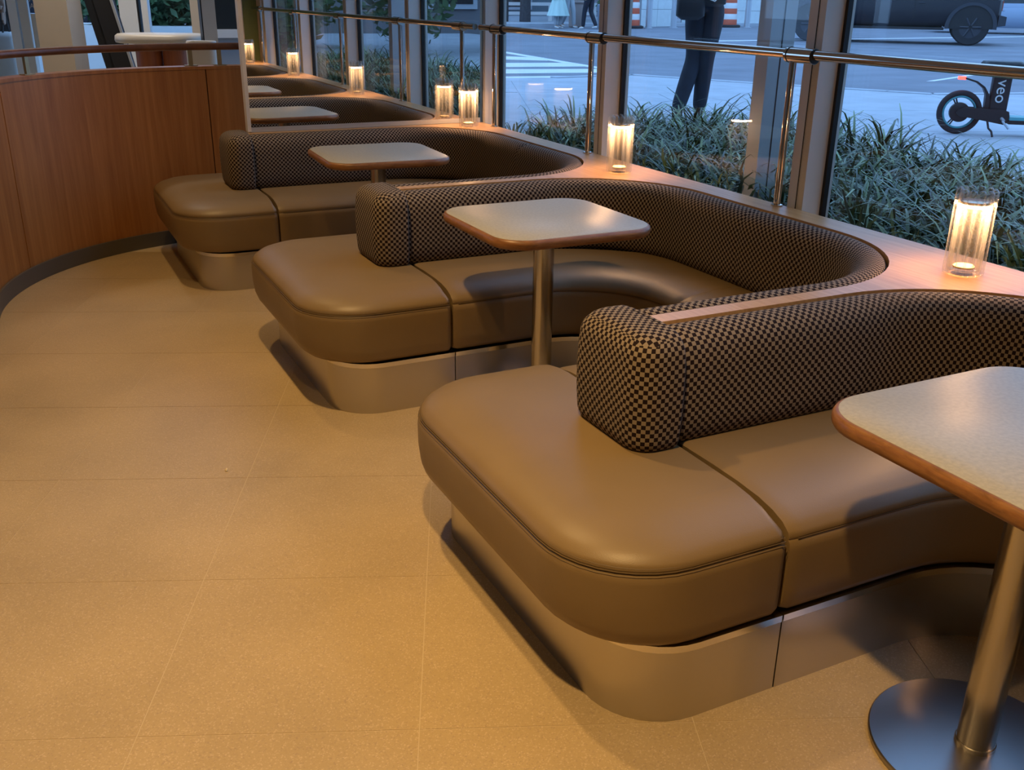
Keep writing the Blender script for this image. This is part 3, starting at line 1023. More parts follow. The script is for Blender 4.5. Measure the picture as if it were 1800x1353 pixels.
def person(loc, rz, lab, top, legs, pose, skirt=None, backpack=False, bag=None, small=False, hair='hair', group=None):
    """pose: dict of joint positions (metres, facing +Y); one continuous body, clothes as children"""
    P = dict(pelvis=(0, 0, .95), spine=(0, .0, 1.12), chest=(0, .01, 1.32), neck=(0, 0, 1.49), head=(0, .02, 1.60), crown=(0, .01, 1.72),
             sl=(-.18, 0, 1.42), sr=(.18, 0, 1.42), el=(-.25, -.03, 1.14), er=(.25, -.03, 1.14), wl=(-.27, .06, .90), wr=(.27, .06, .90),
             hl=(-.09, 0, .92), hr=(.09, 0, .92), kl=(-.10, .04, .50), kr=(.10, .0, .50), al=(-.10, -.02, .09), ar=(.10, -.02, .09))
    P.update(pose)
    root = thing('person', loc, rz, lab, 'person', group)
    J, E = [], []
    ix = {}
    def j(n, p, r, to=None):
        ix[n] = len(J); J.append((p, r))
        if to is not None: E.append((ix[to], ix[n]))
    V3 = lambda a: Vector(P[a])
    j('pelvis', P['pelvis'], (.14, .10)); j('spine', P['spine'], (.13, .095), 'pelvis'); j('chest', P['chest'], (.15, .10), 'spine')
    j('neck', P['neck'], .055, 'chest'); j('head', P['head'], (.078, .09), 'neck'); j('crown', P['crown'], (.07, .08), 'head')
    nose = V3('head') + Vector((0, .105, .01)); j('nose', tuple(nose), .012, 'head')
    for s in 'lr':
        j('s' + s, P['s' + s], .06, 'chest'); j('e' + s, P['e' + s], .045, 's' + s); j('w' + s, P['w' + s], .03, 'e' + s)
        wv = V3('w' + s); d = (wv - V3('e' + s)).normalized()
        sidev = Vector((0, 1, 0)) - d * d.y
        sidev = sidev.normalized() if sidev.length > .2 else Vector((1, 0, 0))
        palm = wv + d * .055
        j('p' + s, tuple(palm), (.036, .018), 'w' + s)
        if not small:
            for q, (o_, ln_) in enumerate(((-.030, .066), (-.010, .078), (.010, .074), (.029, .056))):
                k1 = palm + d * .035 + sidev * o_
                k2 = k1 + d * ln_ * .5 + Vector((0, .006, 0))
                k3 = k1 + d * ln_ + Vector((0, .02, 0))
                j('f%s%d' % (s, q), tuple(k1), .009, 'p' + s); j('g%s%d' % (s, q), tuple(k2), .0085, 'f%s%d' % (s, q)); j('h%s%d' % (s, q), tuple(k3), .007, 'g%s%d' % (s, q))
            t1 = wv + d * .03 + sidev * .04
            j('t' + s, tuple(t1), .010, 'p' + s); j('u' + s, tuple(t1 + d * .035 + sidev * .012), .009, 't' + s)
        j('h' + s, P['h' + s], .085, 'pelvis'); j('k' + s, P['k' + s], .055, 'h' + s); j('a' + s, P['a' + s], .036, 'k' + s)
        toe = V3('a' + s) + Vector((0, .14, -.06)); j('o' + s, tuple(toe), (.035, .022), 'a' + s)
    skin_mesh('body', J, E, 'skin', root)
    # trousers
    mid = lambda a, b, t: tuple(V3(a).lerp(V3(b), t))
    T = [(P['pelvis'], (.165, .125)), (mid('pelvis', 'spine', .35), (.155, .115))]
    TE = [(0, 1)]
    for s in 'lr':
        n = len(T)
        T += [(P['h' + s], .108), (mid('h' + s, 'k' + s, .5), .092), (P['k' + s], .076), (mid('k' + s, 'a' + s, .5), .072), (mid('k' + s, 'a' + s, 1.06), .060)]
        TE += [(0, n), (n, n + 1), (n + 1, n + 2), (n + 2, n + 3), (n + 3, n + 4)]
    skin_mesh('trousers', T, TE, legs, root)
    for s in 'lr':
        a_ = V3('a' + s)
        skin_mesh('shoe', [(tuple(a_ + Vector((0, -.03, -.03))), (.045, .04)), (tuple(a_ + Vector((0, .06, -.05))), (.045, .032)), (tuple(a_ + Vector((0, .15, -.062))), (.042, .024))], [(0, 1), (1, 2)], 'black' if not small else 'white', root)
    # jacket
    K = [(tuple(V3('pelvis') + Vector((0, 0, -.06))), (.175, .135)), (P['spine'], (.165, .125)), (P['chest'], (.175, .125)), (tuple(V3('neck') + Vector((0, 0, -.03))), .07)]
    KE = [(0, 1), (1, 2), (2, 3)]
    for s in 'lr':
        n = len(K)
        K += [(P['s' + s], .082), (P['e' + s], .064), (mid('e' + s, 'w' + s, .93), .05)]
        KE += [(2, n), (n, n + 1), (n + 1, n + 2)]
    skin_mesh('jacket', K, KE, top, root)
    skin_mesh('hair', [(tuple(V3('head') + Vector((0, -.02, .03))), (.088, .09)), (tuple(V3('crown') + Vector((0, -.01, .0))), (.082, .085))], [(0, 1)], hair, root)
    for s in (-1, 1):
        MB().lathe([(.001, -.006), (.007, -.004), (.007, .004), (.001, .006)], 8).build('eye', 'hair', root, 40, loc=tuple(V3('head') + Vector((s * .032, .088, .035))))
    if skirt:
        rs = []
        for z, rx, ry in ((1.05, .15, .12), (.9, .20, .17), (.6, .30, .26), (.38, .38, .33)):
            rs.append([(rx * (1 + .07 * cos(9 * t)) * cos(t), ry * (1 + .07 * cos(9 * t)) * sin(t), z) for t in [2 * pi * i / 48 for i in range(48)]])
        MB().rings(rs, False, False).build('skirt', skirt, root, 60)
    if backpack:
        rs = []
        for z, hx, y0, y1, r in ((.90, .10, -.20, -.12, .03), (.92, .14, -.26, -.12, .06), (1.06, .15, -.29, -.11, .07), (1.25, .145, -.27, -.11, .07), (1.42, .12, -.20, -.10, .05), (1.45, .09, -.16, -.11, .02)):
            rs.append([(y, x, z) for y, x in [(q[0], q[1]) for q in rrect(-hx, hx, y0, y1, r * .6, r * .6, 4)]])
        bp = MB().rings(rs).build('backpack', 'bag', root, 50)
        for s in (-1, 1):
            MB().tube([(s * .11, -.115, 1.42), (s * .12, .0, 1.50), (s * .12, .13, 1.36), (s * .14, .10, 1.15), (s * .15, -.10, 1.0)], .016, 8).build('strap', 'bag', bp, 50)
        MB().tube([(-.12, -.285, .92), (-.06, -.300, .98), (.05, -.300, .94), (.13, -.285, 1.02)], .006, 6).build('piping', 'white', bp, 50)
        MB().tube([(-.18, -.20, .9), (-.19, -.22, 1.05), (-.15, -.29, 1.12)], .006, 6).build('piping', 'white', bp, 50)
        lo = []
        for z, k in ((.80, .6), (.83, 1), (.98, 1), (1.02, .7)):
            lo.append([(x * k - .13, y * k - .24, z) for x, y in rrect(-.11, .11, -.07, .07, .04, .04, 4)])
        MB().rings(lo).build('side_pouch', 'bag', bp, 50)
    if bag:
        rs = []
        wx, wy, wz = P['wr'] if bag[1] > 0 else P['wl']
        for z, k in ((-.62, .7), (-.60, 1), (-.42, 1.08), (-.25, 1), (-.22, .8)):
            rs.append([(wx + x * k, wy + y * k, wz + z) for x, y in rrect(-.10, .10, -.19, .19, .04, .04, 4)])
        bg_ = MB().rings(rs).build('tote_bag', bag[0], root, 50)
        MB().tube([(wx, wy - .10, wz - .22), (wx, wy - .03, wz - .06), (wx, wy + .03, wz - .06), (wx, wy + .10, wz - .22)], .008, 6).build('handle', 'black', bg_, 50)
    return root

# the man walking past the middle window, away to the right
person((5.16, 6.88, ZO), radians(-34), 'walking person in navy jacket and dark jeans with black backpack outside the middle window', 'navy', 'denim',
       dict(pelvis=(0, .0, .94), hl=(-.075, 0, .92), hr=(.075, 0, .92), kl=(-.055, .06, .50), al=(-.17, -.10, .10), kr=(.035, .04, .50), ar=(.015, .08, .09), el=(-.25, -.02, 1.15), er=(.25, -.02, 1.15), wl=(-.16, .20, 1.08), wr=(.16, .20, 1.08)), backpack=True)
walk = dict(kl=(-.09, .12, .52), al=(-.09, .16, .09), kr=(.09, .0, .50), ar=(.09, -.22, .12), wl=(-.26, -.05, .90), wr=(.26, .14, .92))
person((16.2, 29.3, ZR), radians(200), 'distant pedestrian in a pale mint skirt outside the far window', 'paleblue', 'khaki', {}, skirt='mint', small=True, group='distant pedestrians')
person((16.75, 29.6, ZR), radians(200), 'distant pedestrian in dark blue top and pale trousers beside the mint skirt', 'navy', 'khaki', walk, small=True, group='distant pedestrians')
person((16.75, 28.3, ZR), radians(20), 'distant pedestrian in white top and dark trousers walking by the planter', 'paleblue', 'denim', walk, small=True, group='distant pedestrians')

# ------------------------------------------------------------------ parked scooter
def scooter():
    t = thing('electric_scooter', (6.62, 5.49, ZO), 0, 'black rental scooter with teal wheel rims parked on the sidewalk', 'scooter')
    # local frame: +Y forward, X is the axle; drawn then turned so that it is seen side-on
    R = 0.165
    def wheel(y, nm):
        w = MB().torus(R - .021, .021).build('wheel', 'rubber', t, 60, loc=(0, y, R))
        MB().torus(R - .048, .009, 40, 8, sx=1.8).build('rim', 'teal', w, 60)
        MB().lathe([(.05, -.03), (.073, -.022), (.073, .022), (.05, .03)], 28, (0, 0), 'X').build('hub_motor', 'black', w, 40)
        for k in range(3):
            for dd in (-.09, .09):
                a = radians(90 + 25 + 120 * k) + dd
                MB().tube([(0, .07 * cos(a), .07 * sin(a)), (0, .112 * cos(a), .112 * sin(a))], .006, 6).build('spoke', 'black', w, 40)
        return w
    wheel(0, 'r'); wheel(1.02, 'f')
    # swing arm and body
    pr = [(-.02, .19), (.02, .205), (.30, .20), (.345, .185), (.355, .15), (.345, .105), (.32, .088), (.16, .115), (.07, .13), (-.01, .14), (-.035, .165)]
    for x0, x1, nm in ((-.062, -.038, 'swing_arm'), (.038, .062, 'swing_arm')):
        MB().rings([[(x0, y, z) for y, z in pr], [(x1, y, z) for y, z in pr]]).build(nm, 'black', t, 30)
    MB().rings([[(-.037, y, z) for y, z in ((.2, .19), (.345, .18), (.35, .11), (.2, .12))], [(.037, y, z) for y, z in ((.2, .19), (.345, .18), (.35, .11), (.2, .12))]]).build('body', 'black', t, 30)
    dk = MB().box(-.08, .08, .352, .86, .095, .125).build('deck', 'black', t, 0)
    MB().box(-.083, .083, .352, .86, .125, .148).build('teal_stripe', 'teal', dk, 0)
    sp = MB().rings([[(x * k, y * k + .265, z) for x, y in rrect(-.05, .05, -.066, .066, .02, .02, 4)] for z, k in ((.19, 1), (.46, 1))]).build('seat_post', 'black', t, 40)
    st = MB().rings([[(x * k, y * k + .25, z) for x, y in rrect(-.10, .10, -.145, .145, .05, .05, 5)] for z, k in ((.452, .86), (.465, 1), (.53, 1.0), (.548, .9))]).build('seat', 'black', t, 50)
    fd = MB()
    fd.rings([[(-.035, y, z) for y, z in ((.20, .26), (.185, .31), (.15, .36), (.09, .40), (0, .425), (0, .413), (.085, .388), (.14, .348), (.165, .30), (.17, .2), (.2, .2))],
              [(.035, y, z) for y, z in ((.20, .26), (.185, .31), (.15, .36), (.09, .40), (0, .425), (0, .413), (.085, .388), (.14, .348), (.165, .30), (.17, .2), (.2, .2))]])
    f = fd.build('fender', 'black', t, 40)
    MB().box(-.03, .03, -.045, .004, .408, .43).build('tail_light', 'tail', f, 0)
    MB().tube([(.07, .20, .115), (.085, .215, .06), (.11, .235, .04), (.125, .245, .003)], .008, 8).build('kickstand', 'black', t, 40)
    pd = MB().tube([(.062, .30, .135), (.10, .31, .12)], .012, 10).build('crank', 'silver', t, 40)
    MB().tube([(.10, .30, .12), (.12, .35, .065)], .008, 8).build('pedal_arm', 'silver', pd, 40)
    stm = MB().tube([(0, .84, .13), (0, .92, .30), (0, .98, .42), (0, .90, 1.08)], .028, 12).build('stem', 'black', t, 40)
    MB().tube([(0, .98, .42), (0, 1.02, .17)], .022, 10).build('fork', 'black', t, 40)
    MB().tube([(-.28, .86, 1.12), (-.1, .90, 1.09), (.1, .90, 1.09), (.28, .86, 1.12)], .014, 10).build('handlebar', 'black', stm, 40)
    # lettering on the seat post, reading downwards
    fc = bpy.data.curves.new('veo', 'FONT'); fc.body = 'veo'; fc.size = 0.118; fc.extrude = 0.001
    fo = bpy.data.objects.new('veo', fc); col.objects.link(fo)
    dg = bpy.context.evaluated_depsgraph_get()
    me = bpy.data.meshes.new_from_object(fo.evaluated_get(dg)); bpy.data.objects.remove(fo)
    me.materials.clear(); me.materials.append(M['white'])
    lo = bpy.data.objects.new('lettering', me); col.objects.link(lo); lo.parent = sp
    lo['label'] = 'white letters reading veo'
    # text x -> world -Z, text y -> towards +Y... on the -X side of the post
    lo.matrix_local = Matrix(((0, 0, 1, 0.0515), (0, 1, 0, .232), (-1, 0, 0, .418), (0, 0, 0, 1)))
    return t
s_ = scooter()
# forward direction of the scooter lies across the view: from rear wheel towards the frame's right edge
s_.rotation_euler = (0, 0, radians(-130))

# ------------------------------------------------------------------ vehicles
def wheel_unit(parent, x, y, r, w, rimm):
    wl = MB().lathe([(r * .62, -w / 2), (r * .93, -w / 2), (r, -w / 2 + .04), (r, w / 2 - .04), (r * .93, w / 2), (r * .62, w / 2)], 36, (0, 0), 'X').build('wheel', 'rubber', parent, 40, loc=(x, y, r))
    rm = MB().lathe([(r * .6, -w / 2 - .004), (r * .6, w / 2 + .004)], 28, (0, 0), 'X').build('rim', rimm, wl, 40)
    s = 1 if x > 0 else -1
    for k in range(6):
        a = k * pi / 3
        MB().tube([(s * (w / 2 + .012), r * .1 * cos(a), r * .1 * sin(a)), (s * (w / 2 + .012), r * .56 * cos(a), r * .56 * sin(a))], r * .06, 6).build('spoke', 'darktrim' if rimm == 'darktrim' else 'silver', wl, 40)
    return wl

def vehicle(name, loc, rz, lab, paint, L, W, Hh, wb, r, flare, cat='car'):
    # local: +Y forward, origin between the wheels on the ground
    t = thing(name, loc, rz, lab, cat)
    h0 = r * (1.05 if flare else .62)
    belt = Hh * .58
    f, b = wb / 2 + (L - wb) * .48, -(wb / 2 + (L - wb) * .52)
    def body(y0, y1, za, zb, inset=0):
        return [(x, y, z) for x, y, z in []]
    # lower body as rings in Y (cross-sections)
    secs = []
    for y, zlo, zhi, k in ((b, h0 + .12, belt - .02, .92), (b + .06, h0 + .02, belt, 1), (-wb / 2, h0, belt + .02, 1), (0, h0 - .02, belt + .01, 1), (wb / 2 - .5, h0, belt, 1), (wb / 2, h0, belt - .03, 1), (f - .15, h0 + .03, belt - .06, .99), (f, h0 + .12, belt - .16, .9)):
        w2 = W / 2 * k
        secs.append([(-w2 + .06, y, zlo), (w2 - .06, y, zlo), (w2 - .01, y, zlo + .10), (w2, y, (zlo + zhi) / 2), (w2 - .03, y, zhi - .05), (w2 - .10, y, zhi), (-w2 + .10, y, zhi), (-w2 + .03, y, zhi - .05), (-w2, y, (zlo + zhi) / 2), (-w2 + .01, y, zlo + .10)])
    MB().rings(secs).build('body', paint, t, 40)
    # cabin
    c0, c1 = (b + .10 if flare else b + .9), wb / 2 - .55
    cab = []
    for z, i0, i1, k in ((belt - .03, 0, .0, .95), (belt + .12, .04, .10, .94), (Hh - .10, .22, .62, .82), (Hh, .36, .80, .70)):
        cab.append([(-W / 2 * k, c0 + i0, z), (W / 2 * k, c0 + i0, z), (W / 2 * k, c1 - i1 + .3, z), (-W / 2 * k, c1 - i1 + .3, z)])
    MB().rings(cab).build('cabin', paint, t, 30)
    for s in (-1, 1):
        for q in range(2):
            ya = c0 + .35 + q * (c1 - c0 - .5) / 2
            yb = ya + (c1 - c0 - .7) / 2
            x0, x1 = s * (W / 2 * .945 + .004), s * (W / 2 * .84 + .004)
            MB().add([(x0, ya, belt + .10), (x0, yb, belt + .10), (x1, yb - .08, Hh - .13), (x1, ya + .04, Hh - .13), (x0 - s * .02, ya, belt + .10), (x0 - s * .02, yb, belt + .10), (x1 - s * .02, yb - .08, Hh - .13), (x1 - s * .02, ya + .04, Hh - .13)],
                     [(0, 1, 2, 3), (4, 7, 6, 5), (0, 4, 5, 1), (1, 5, 6, 2), (2, 6, 7, 3), (3, 7, 4, 0)]).build('window', 'carglass', t, 0)
            MB().box(min(s * W / 2 * .99, s * (W / 2 + .004)), max(s * W / 2 * .99, s * (W / 2 + .004)), yb - .01, yb + .005, h0 + .12, belt - .04).build('door_gap', 'black', t, 0)
            MB().tube([(s * (W / 2 + .01), yb - .22, belt - .12), (s * (W / 2 + .01), yb - .08, belt - .12)], .012, 8).build('door_handle', 'darktrim' if flare else paint, t, 40)
    for s in (-1, 1):
        for y in (-wb / 2, wb / 2):
            wheel_unit(t, s * (W / 2 - .10), y, r, .26 if flare else .21, 'darktrim' if flare else 'silver')
            # arch
            R2 = r * 1.16
            p = [(y + R2 * cos(radians(a)), r + R2 * sin(radians(a))) for a in range(-5, 186, 10)]
            p2 = [(y + (R2 + .09) * cos(radians(a)), r + (R2 + .07) * sin(radians(a))) for a in range(-5, 186, 10)]
            xs = (s * (W / 2 - .12), s * (W / 2 + (.07 if flare else .012)))
            MB().rings([[(xs[0], q[0], q[1]) for q in p + p2[::-1]], [(xs[1], q[0], q[1]) for q in p + p2[::-1]]]).build('fender_flare', 'darktrim' if flare else paint, t, 30)
            MB().rings([[(xs[0] - s * .05, q[0], q[1]) for q in p], [(xs[1] - s * .03, q[0], q[1]) for q in p]]).build('wheel_well', 'black', t, 30)
        if flare:
            sb = MB().box(min(s * (W / 2 - .12), s * (W / 2 + .05)), max(s * (W / 2 - .12), s * (W / 2 + .05)), -wb / 2 + r * 1.4, wb / 2 - r * 1.4, h0 - .10, h0 - .04).build('side_step', 'black', t, 0)
    for y, nm in ((b - .06, 'rear_bumper'), (f + .02, 'front_bumper')):
        MB().rings([[(x, y + q, z) for x, z in rr_] for q, rr_ in ((-.08, [(-W * .44, h0 + .02), (W * .44, h0 + .02), (W * .44, h0 + .22), (-W * .44, h0 + .22)]), (.10, [(-W * .5, h0), (W * .5, h0), (W * .5, h0 + .26), (-W * .5, h0 + .26)]))]).build(nm, 'darktrim' if flare else paint, t, 30)
    for s in (-1, 1):
        MB().lathe([(.085, -.02), (.085, .02)], 16).build('headlight', 'head', t, 40, loc=(s * W * .36, f + .03, belt - .18)).rotation_euler = (pi / 2, 0, 0)
        MB().box(s * W * .40 - .07, s * W * .40 + .07, b - .02, b + .03, belt - .28, belt - .06).build('tail_lamp', 'orange', t, 0)
    return t
# the truck drives to the left: rear wheel at the right
_d = Vector((18.55 - 21.05, 20.3 - 17.57)); _d.normalize()
_n = Vector((_d.y, -_d.x))
_c = Vector((21.05, 17.57)) + _d * 1.85 + _n * 0.85
vehicle('pickup_truck', (_c.x, _c.y, ZR), atan2(_d.y, _d.x) - pi / 2, 'dark off-road vehicle with black fender flares driving past the right window', 'darkcar', 4.9, 1.92, 1.85, 3.7, .42, True)
vehicle('silver_car', (30.2, 23.6, ZR), radians(42), 'silver car behind the dark off-road vehicle at the right edge', 'silvercar', 4.6, 1.84, 1.45, 2.7, .33, False)

# ------------------------------------------------------------------ traffic barrels, bollards, panels, far street side
def barrel(x, y, lab):
    t = thing('traffic_barrel', (x, y, ZR), 0, lab, 'barrel', 'striped traffic barrels')
    MB().lathe([(.40, 0), (.42, .02), (.42, .07), (.36, .09)], 28).build('base_ring', 'rubber', t, 40)
    z = .09
    for k in range(5):
        r0, r1 = .29 - k * .012, .29 - (k + 1) * .012
        MB().lathe([(r0, z), (r0 - .004, z + .17), (r1, z + .18)], 28).build('band', 'orange' if k % 2 == 0 else 'white', t, 40)
        z += .18
    MB().tube([(-.1, 0, z), (-.08, 0, z + .06), (.08, 0, z + .06), (.1, 0, z)], .02, 8).build('handle', 'orange', t, 40)
barrel(23.45, 29.87, 'orange and white striped traffic barrel right of the walking person')
barrel(18.9, 29.2, 'orange and white striped traffic barrel partly behind the left mullion')
for (x, y), lab in (((19.4, 28.9), 'grey steel bollard left of the pale wall panel'), ((20.75, 29.4), 'grey steel bollard right of the pale wall panel'), ((23.9, 29.4), 'grey steel bollard beside the striped barrel')):
    t = thing('bollard', (x, y, ZR), 0, lab, 'bollard', 'steel bollards')
    MB().lathe([(.10, 0), (.10, .92)], 20).build('tube', 'silver', t, 40)
    MB().lathe([(.105, .92), (.105, .95), (.06, .985)], 20).build('cap', 'silver', t, 40)
    MB().lathe([(.15, .001), (.15, .02), (.12, .03)], 20).build('foot', 'silver', t, 40)
def panelwall(x0, y0, x1, y1, h, lab, n=3):
    t = thing('site_wall', ((x0 + x1) / 2, (y0 + y1) / 2, ZR), 0, lab, 'wall', 'pale site walls across the street')
    L = hypot(x1 - x0, y1 - y0); ux, uy = (x1 - x0) / L, (y1 - y0) / L
    for r_ in range(2):
        for k in range(n):
            c0 = (k + .5) * L / n
            MB().obox((x0 + ux * c0, y0 + uy * c0), (ux, uy), (-uy, ux), L / n / 2 - .008, .05, ZR + r_ * h / 2 + .005, ZR + (r_ + 1) * h / 2 - .008).build('panel', 'panelwall', t, 0, world=True)
    MB().obox(((x0 + x1) / 2, (y0 + y1) / 2), (ux, uy), (-uy, ux), L / 2, .035, ZR, ZR + h - .01).build('core', 'joint', t, 0, world=True)
panelwall(19.9, 30.2, 21.7, 30.9, 1.15, 'pale blue panelled site wall left of the walking person', 2)
panelwall(23.2, 32.4, 29.5, 30.2, 1.05, 'long pale panelled site wall behind the striped barrel', 5)
# far kerb / plaza
structure(MB().prism([(10, 30.6), (44, 32.0), (60, 70), (0, 70)], ZR - .05, ZR + .09).build('far_sidewalk', 'concrete', None, 0), 'far sidewalk across the street')
# buildings across
def building(name, pts, z1, m, lab, wins=()):
    t = thing(name, (sum(p[0] for p in pts) / len(pts), sum(p[1] for p in pts) / len(pts), ZR), 0, lab, 'building')
    MB().prism(pts, ZR, z1).build('wall', m, t, 0, world=True)
    for (x0, y0, x1, y1, za, zb) in wins:
        L = hypot(x1 - x0, y1 - y0); ux, uy = (x1 - x0) / L, (y1 - y0) / L
        w = MB().obox(((x0 + x1) / 2, (y0 + y1) / 2), (ux, uy), (-uy, ux), L / 2, .06, za, zb).build('window', 'carglass', t, 0, world=True)
        MB().obox(((x0 + x1) / 2, (y0 + y1) / 2), (ux, uy), (-uy, ux), L / 2 + .12, .04, za - .12, zb + .12).build('window_frame', 'silver', w, 0, world=True)
    return t
building('office_building', [(8, 40.5), (24, 42.5), (24, 60), (8, 60)], 14, 'farwall', 'dark blue grey building behind the distant pedestrians', [(15.2, 41.33, 16.4, 41.48, .9, 4.5), (17.4, 41.6, 19.0, 41.8, .9, 4.5), (20.0, 41.93, 21.8, 42.15, .9, 4.5)])
building('stone_building', [(24.2, 38), (46, 33), (50, 52), (26, 60)], 14, 'pinkwall', 'dusky stone building behind the pale site walls', [(27.5, 37.2, 30, 36.6, 2.5, 5)])
building('corner_building', [(2.9, -14), (40, -10), (44, -24), (2.9, -28)], 12, 'greywall', 'dark grey building reflected in the mirror through the windows', [(5, -13.75, 7, -13.53, 1.2, 4), (9, -13.32, 11, -13.1, 1.2, 4), (13, -12.88, 15, -12.67, 1.2, 4)])
# white rail fence
t = thing('rail_fence', (17.2, 34.0, ZR + .09), 0, 'low white rail fence across the street behind the pedestrians', 'fence')
for k in range(7):
    MB().box(14.6 + k * .95, 14.7 + k * .95, 33.95, 34.05, ZR + .09, ZR + .72).build('post', 'white', t, 0, world=True)
for z in (.30, .62):
    MB().box(14.5, 20.4, 33.93, 33.97, ZR + z, ZR + z + .11).build('rail', 'white', t, 0, world=True)
# bin and planter
t = thing('litter_bin', (17.35, 30.1, ZR), 0, 'brown cylindrical litter bin between the distant pedestrians', 'bin')
MB().lathe([(.24, 0), (.27, .03), (.27, .72), (.25, .75)], 24).build('drum', 'bin', t, 40)
MB().lathe([(.29, .75), (.29, .80), (.20, .84)], 24).build('lid', 'bin', t, 40)
t = thing('planter_box', (17.75, 28.75, ZR), radians(-25), 'grey square planter with dark shrub beside the far mullion', 'planter')
MB().rings([[(x, y, z) for x, y in rrect(-k, k, -k, k, .03, .03, 3)] for k, z in ((.30, 0), (.36, .72), (.33, .74))]).build('box', 'planter', t, 40)
def leaves(name, parent, c, rad, n, m, size, seed, flatz=1.0):
    r_ = random.Random(seed)
    v, f = [], []
    for i in range(n):
        while True:
            p = Vector((r_.uniform(-1, 1), r_.uniform(-1, 1), r_.uniform(-1, 1)))
            if .35 < p.length < 1: break
        q = Vector((c[0] + p.x * rad[0], c[1] + p.y * rad[1], c[2] + p.z * rad[2]))
        a = Vector((r_.uniform(-1, 1), r_.uniform(-1, 1), r_.uniform(-.6, .6))).normalized()
        b = a.cross(Vector((r_.uniform(-1, 1), r_.uniform(-1, 1), r_.uniform(-1, 1)))).normalized()
        s = size * r_.uniform(.6, 1.3)
        k = len(v)
        v += [tuple(q - a * s), tuple(q + b * s * .45), tuple(q + a * s), tuple(q - b * s * .45)]
        f.append((k, k + 1, k + 2, k + 3))
    mb = MB(); mb.add(v, f)
    o = mb.build(name, m, parent, 0)
    o['kind'] = 'stuff'
    return o
leaves('shrub_foliage', t, (0, 0, 1.05), (.3, .3, .38), 500, 'leaf', .07, 3)
def tree(x, y, z, h, cr, lab, seed, low=1.9, r=.16):
    t = thing('street_tree', (x, y, z), 0, lab, 'tree', 'trees along the street')
    MB().tube([(0, 0, 0), (.03, .02, h * .3), (-.02, .05, h * .6), (0, 0, h)], r, 12, radii=[r * 1.25, r, r * .85, r * .3]).build('trunk', 'bark', t, 50)
    for k in range(4):
        a = k * pi / 2 + seed
        MB().tube([(0, 0, h * .45), (cos(a) * cr * .5, sin(a) * cr * .5, h * .7)], r * .35, 8).build('branch', 'bark', t, 50)
    leaves('crown', t, (0, 0, low + (h - low) * .6), (cr, cr, (h - low) * .62), 5200, 'leaf', .10, seed)
    return t
tree(16.9, 33.0, ZR + .09, 6.5, 1.8, 'slim street tree behind the white rail fence', 1, 1.15)
tree(20.6, 35.6, ZR + .09, 6.0, 1.7, 'leafy street tree above the distant pedestrians', 2, .95)
tree(22.2, 32.4, ZR + .09, 5.5, 1.2, 'leafy street tree behind the walking person', 4, .75)
for i_, (tx, ty, tc) in enumerate(((3.9, -4.2, 1.0), (6.1, -4.8, 1.1), (8.6, -5.2, 1.2), (11.3, -5.6, 1.3), (5.0, -7.6, 1.3))):
    tree(tx, ty, ZO, 4.6, tc, ['dark evergreen closest to the window, seen in the mirror', 'second dark evergreen from the window, seen in the mirror', 'third dark evergreen from the window, seen in the mirror',
                               'outermost dark evergreen, seen in the mirror', 'dark evergreen behind the others, seen in the mirror'][i_], 20 + i_, .1, .14)
hd = thing('hedge', (20.3, 31.8, ZR + .09), 0, 'clipped green hedge beside the pale site wall', 'hedge')
leaves('hedge_foliage', hd, (0, 0, .75), (1.1, .6, .85), 2600, 'leaf', .13, 9)
lp = thing('street_lamp', (16.3, 33.2, ZR + .09), 0, 'small glowing street lamp by the white rail fence', 'lamp')
MB().tube([(0, 0, 0), (0, 0, .85)], .04, 10).build('pole', 'black', lp, 40)
MB().lathe([(.05, .85), (.11, .90), (.11, 1.18), (.05, 1.22)], 16).build('globe', 'head', lp, 40)

# ================================================================== entrance level behind the curved wall
# facade there follows the floor grid: A runs right and towards the camera, B runs away
def G(a, b, o=(0.48, 8.05)):
    return (o[0] + EA[0] * a + EB[0] * b, o[1] + EA[1] * a + EB[1] * b)
cl = thing('beige_column', (0.4, 8.2, ZU), 0, 'square beige column behind the curved wall', 'column')
MB().obox(G(-.115, .14), EA, EB, .115, .14, ZU, 3.1).build('column_shaft', 'beige', cl, 0, world=True)
MB().obox(G(-.115, .14), EA, EB, .125, .15, ZU, ZU + .1).build('column_base', 'beige', cl, 0, world=True)
# door wall
FB = 0.95
n_ = 1
def post(a0, a1, m, nm, z0=ZU, z1=3.1, b0=FB, b1=FB + .07):
    return MB().obox(G((a0 + a1) / 2, (b0 + b1) / 2), EA, EB, (a1 - a0) / 2, (b1 - b0) / 2, z0, z1)
dr = structure(thing('door_1', G(.6, FB) + (ZU,)), 'pale framed glass entrance doors behind the curved wall')
for a0, a1, m in ((0.06, 0.20, 'whiteframe'), (0.235, 0.285, 'whiteframe'), (0.62, 0.72, 'beige'), (0.72, .79, 'whiteframe'), (1.10, 1.26, 'beige'), (-0.81, -0.74, 'whiteframe'), (-.725, -.655, 'frame')):
    post(a0, a1, m, 'door_post').build('door_post', m, dr, 0, world=True)
post(.203, .215, 'gasket', 'gasket').build('gasket', 'gasket', dr, 0, world=True)
post(1.085, 1.099, 'gasket', 'gasket').build('gasket', 'gasket', dr, 0, world=True)
for a0, a1 in ((.29, .615), (.795, 1.08), (1.265, 1.75), (-1.6, -.815), (-.65, -.26)):
    post(a0, a1, 'glass', 'pane', b0=FB + .03, b1=FB + .04).build('pane', 'glass', dr, 0, world=True)
structure(MB().obox(G(-3.2, FB + .05), EA, EB, 1.6, .06, ZU, 3.1).build('wall_far_left', 'wall', None, 0))
structure(MB().obox(G(2.15, FB + .05), EA, EB, .4, .06, ZU, 3.1).build('wall_far_right', 'wall', None, 0))
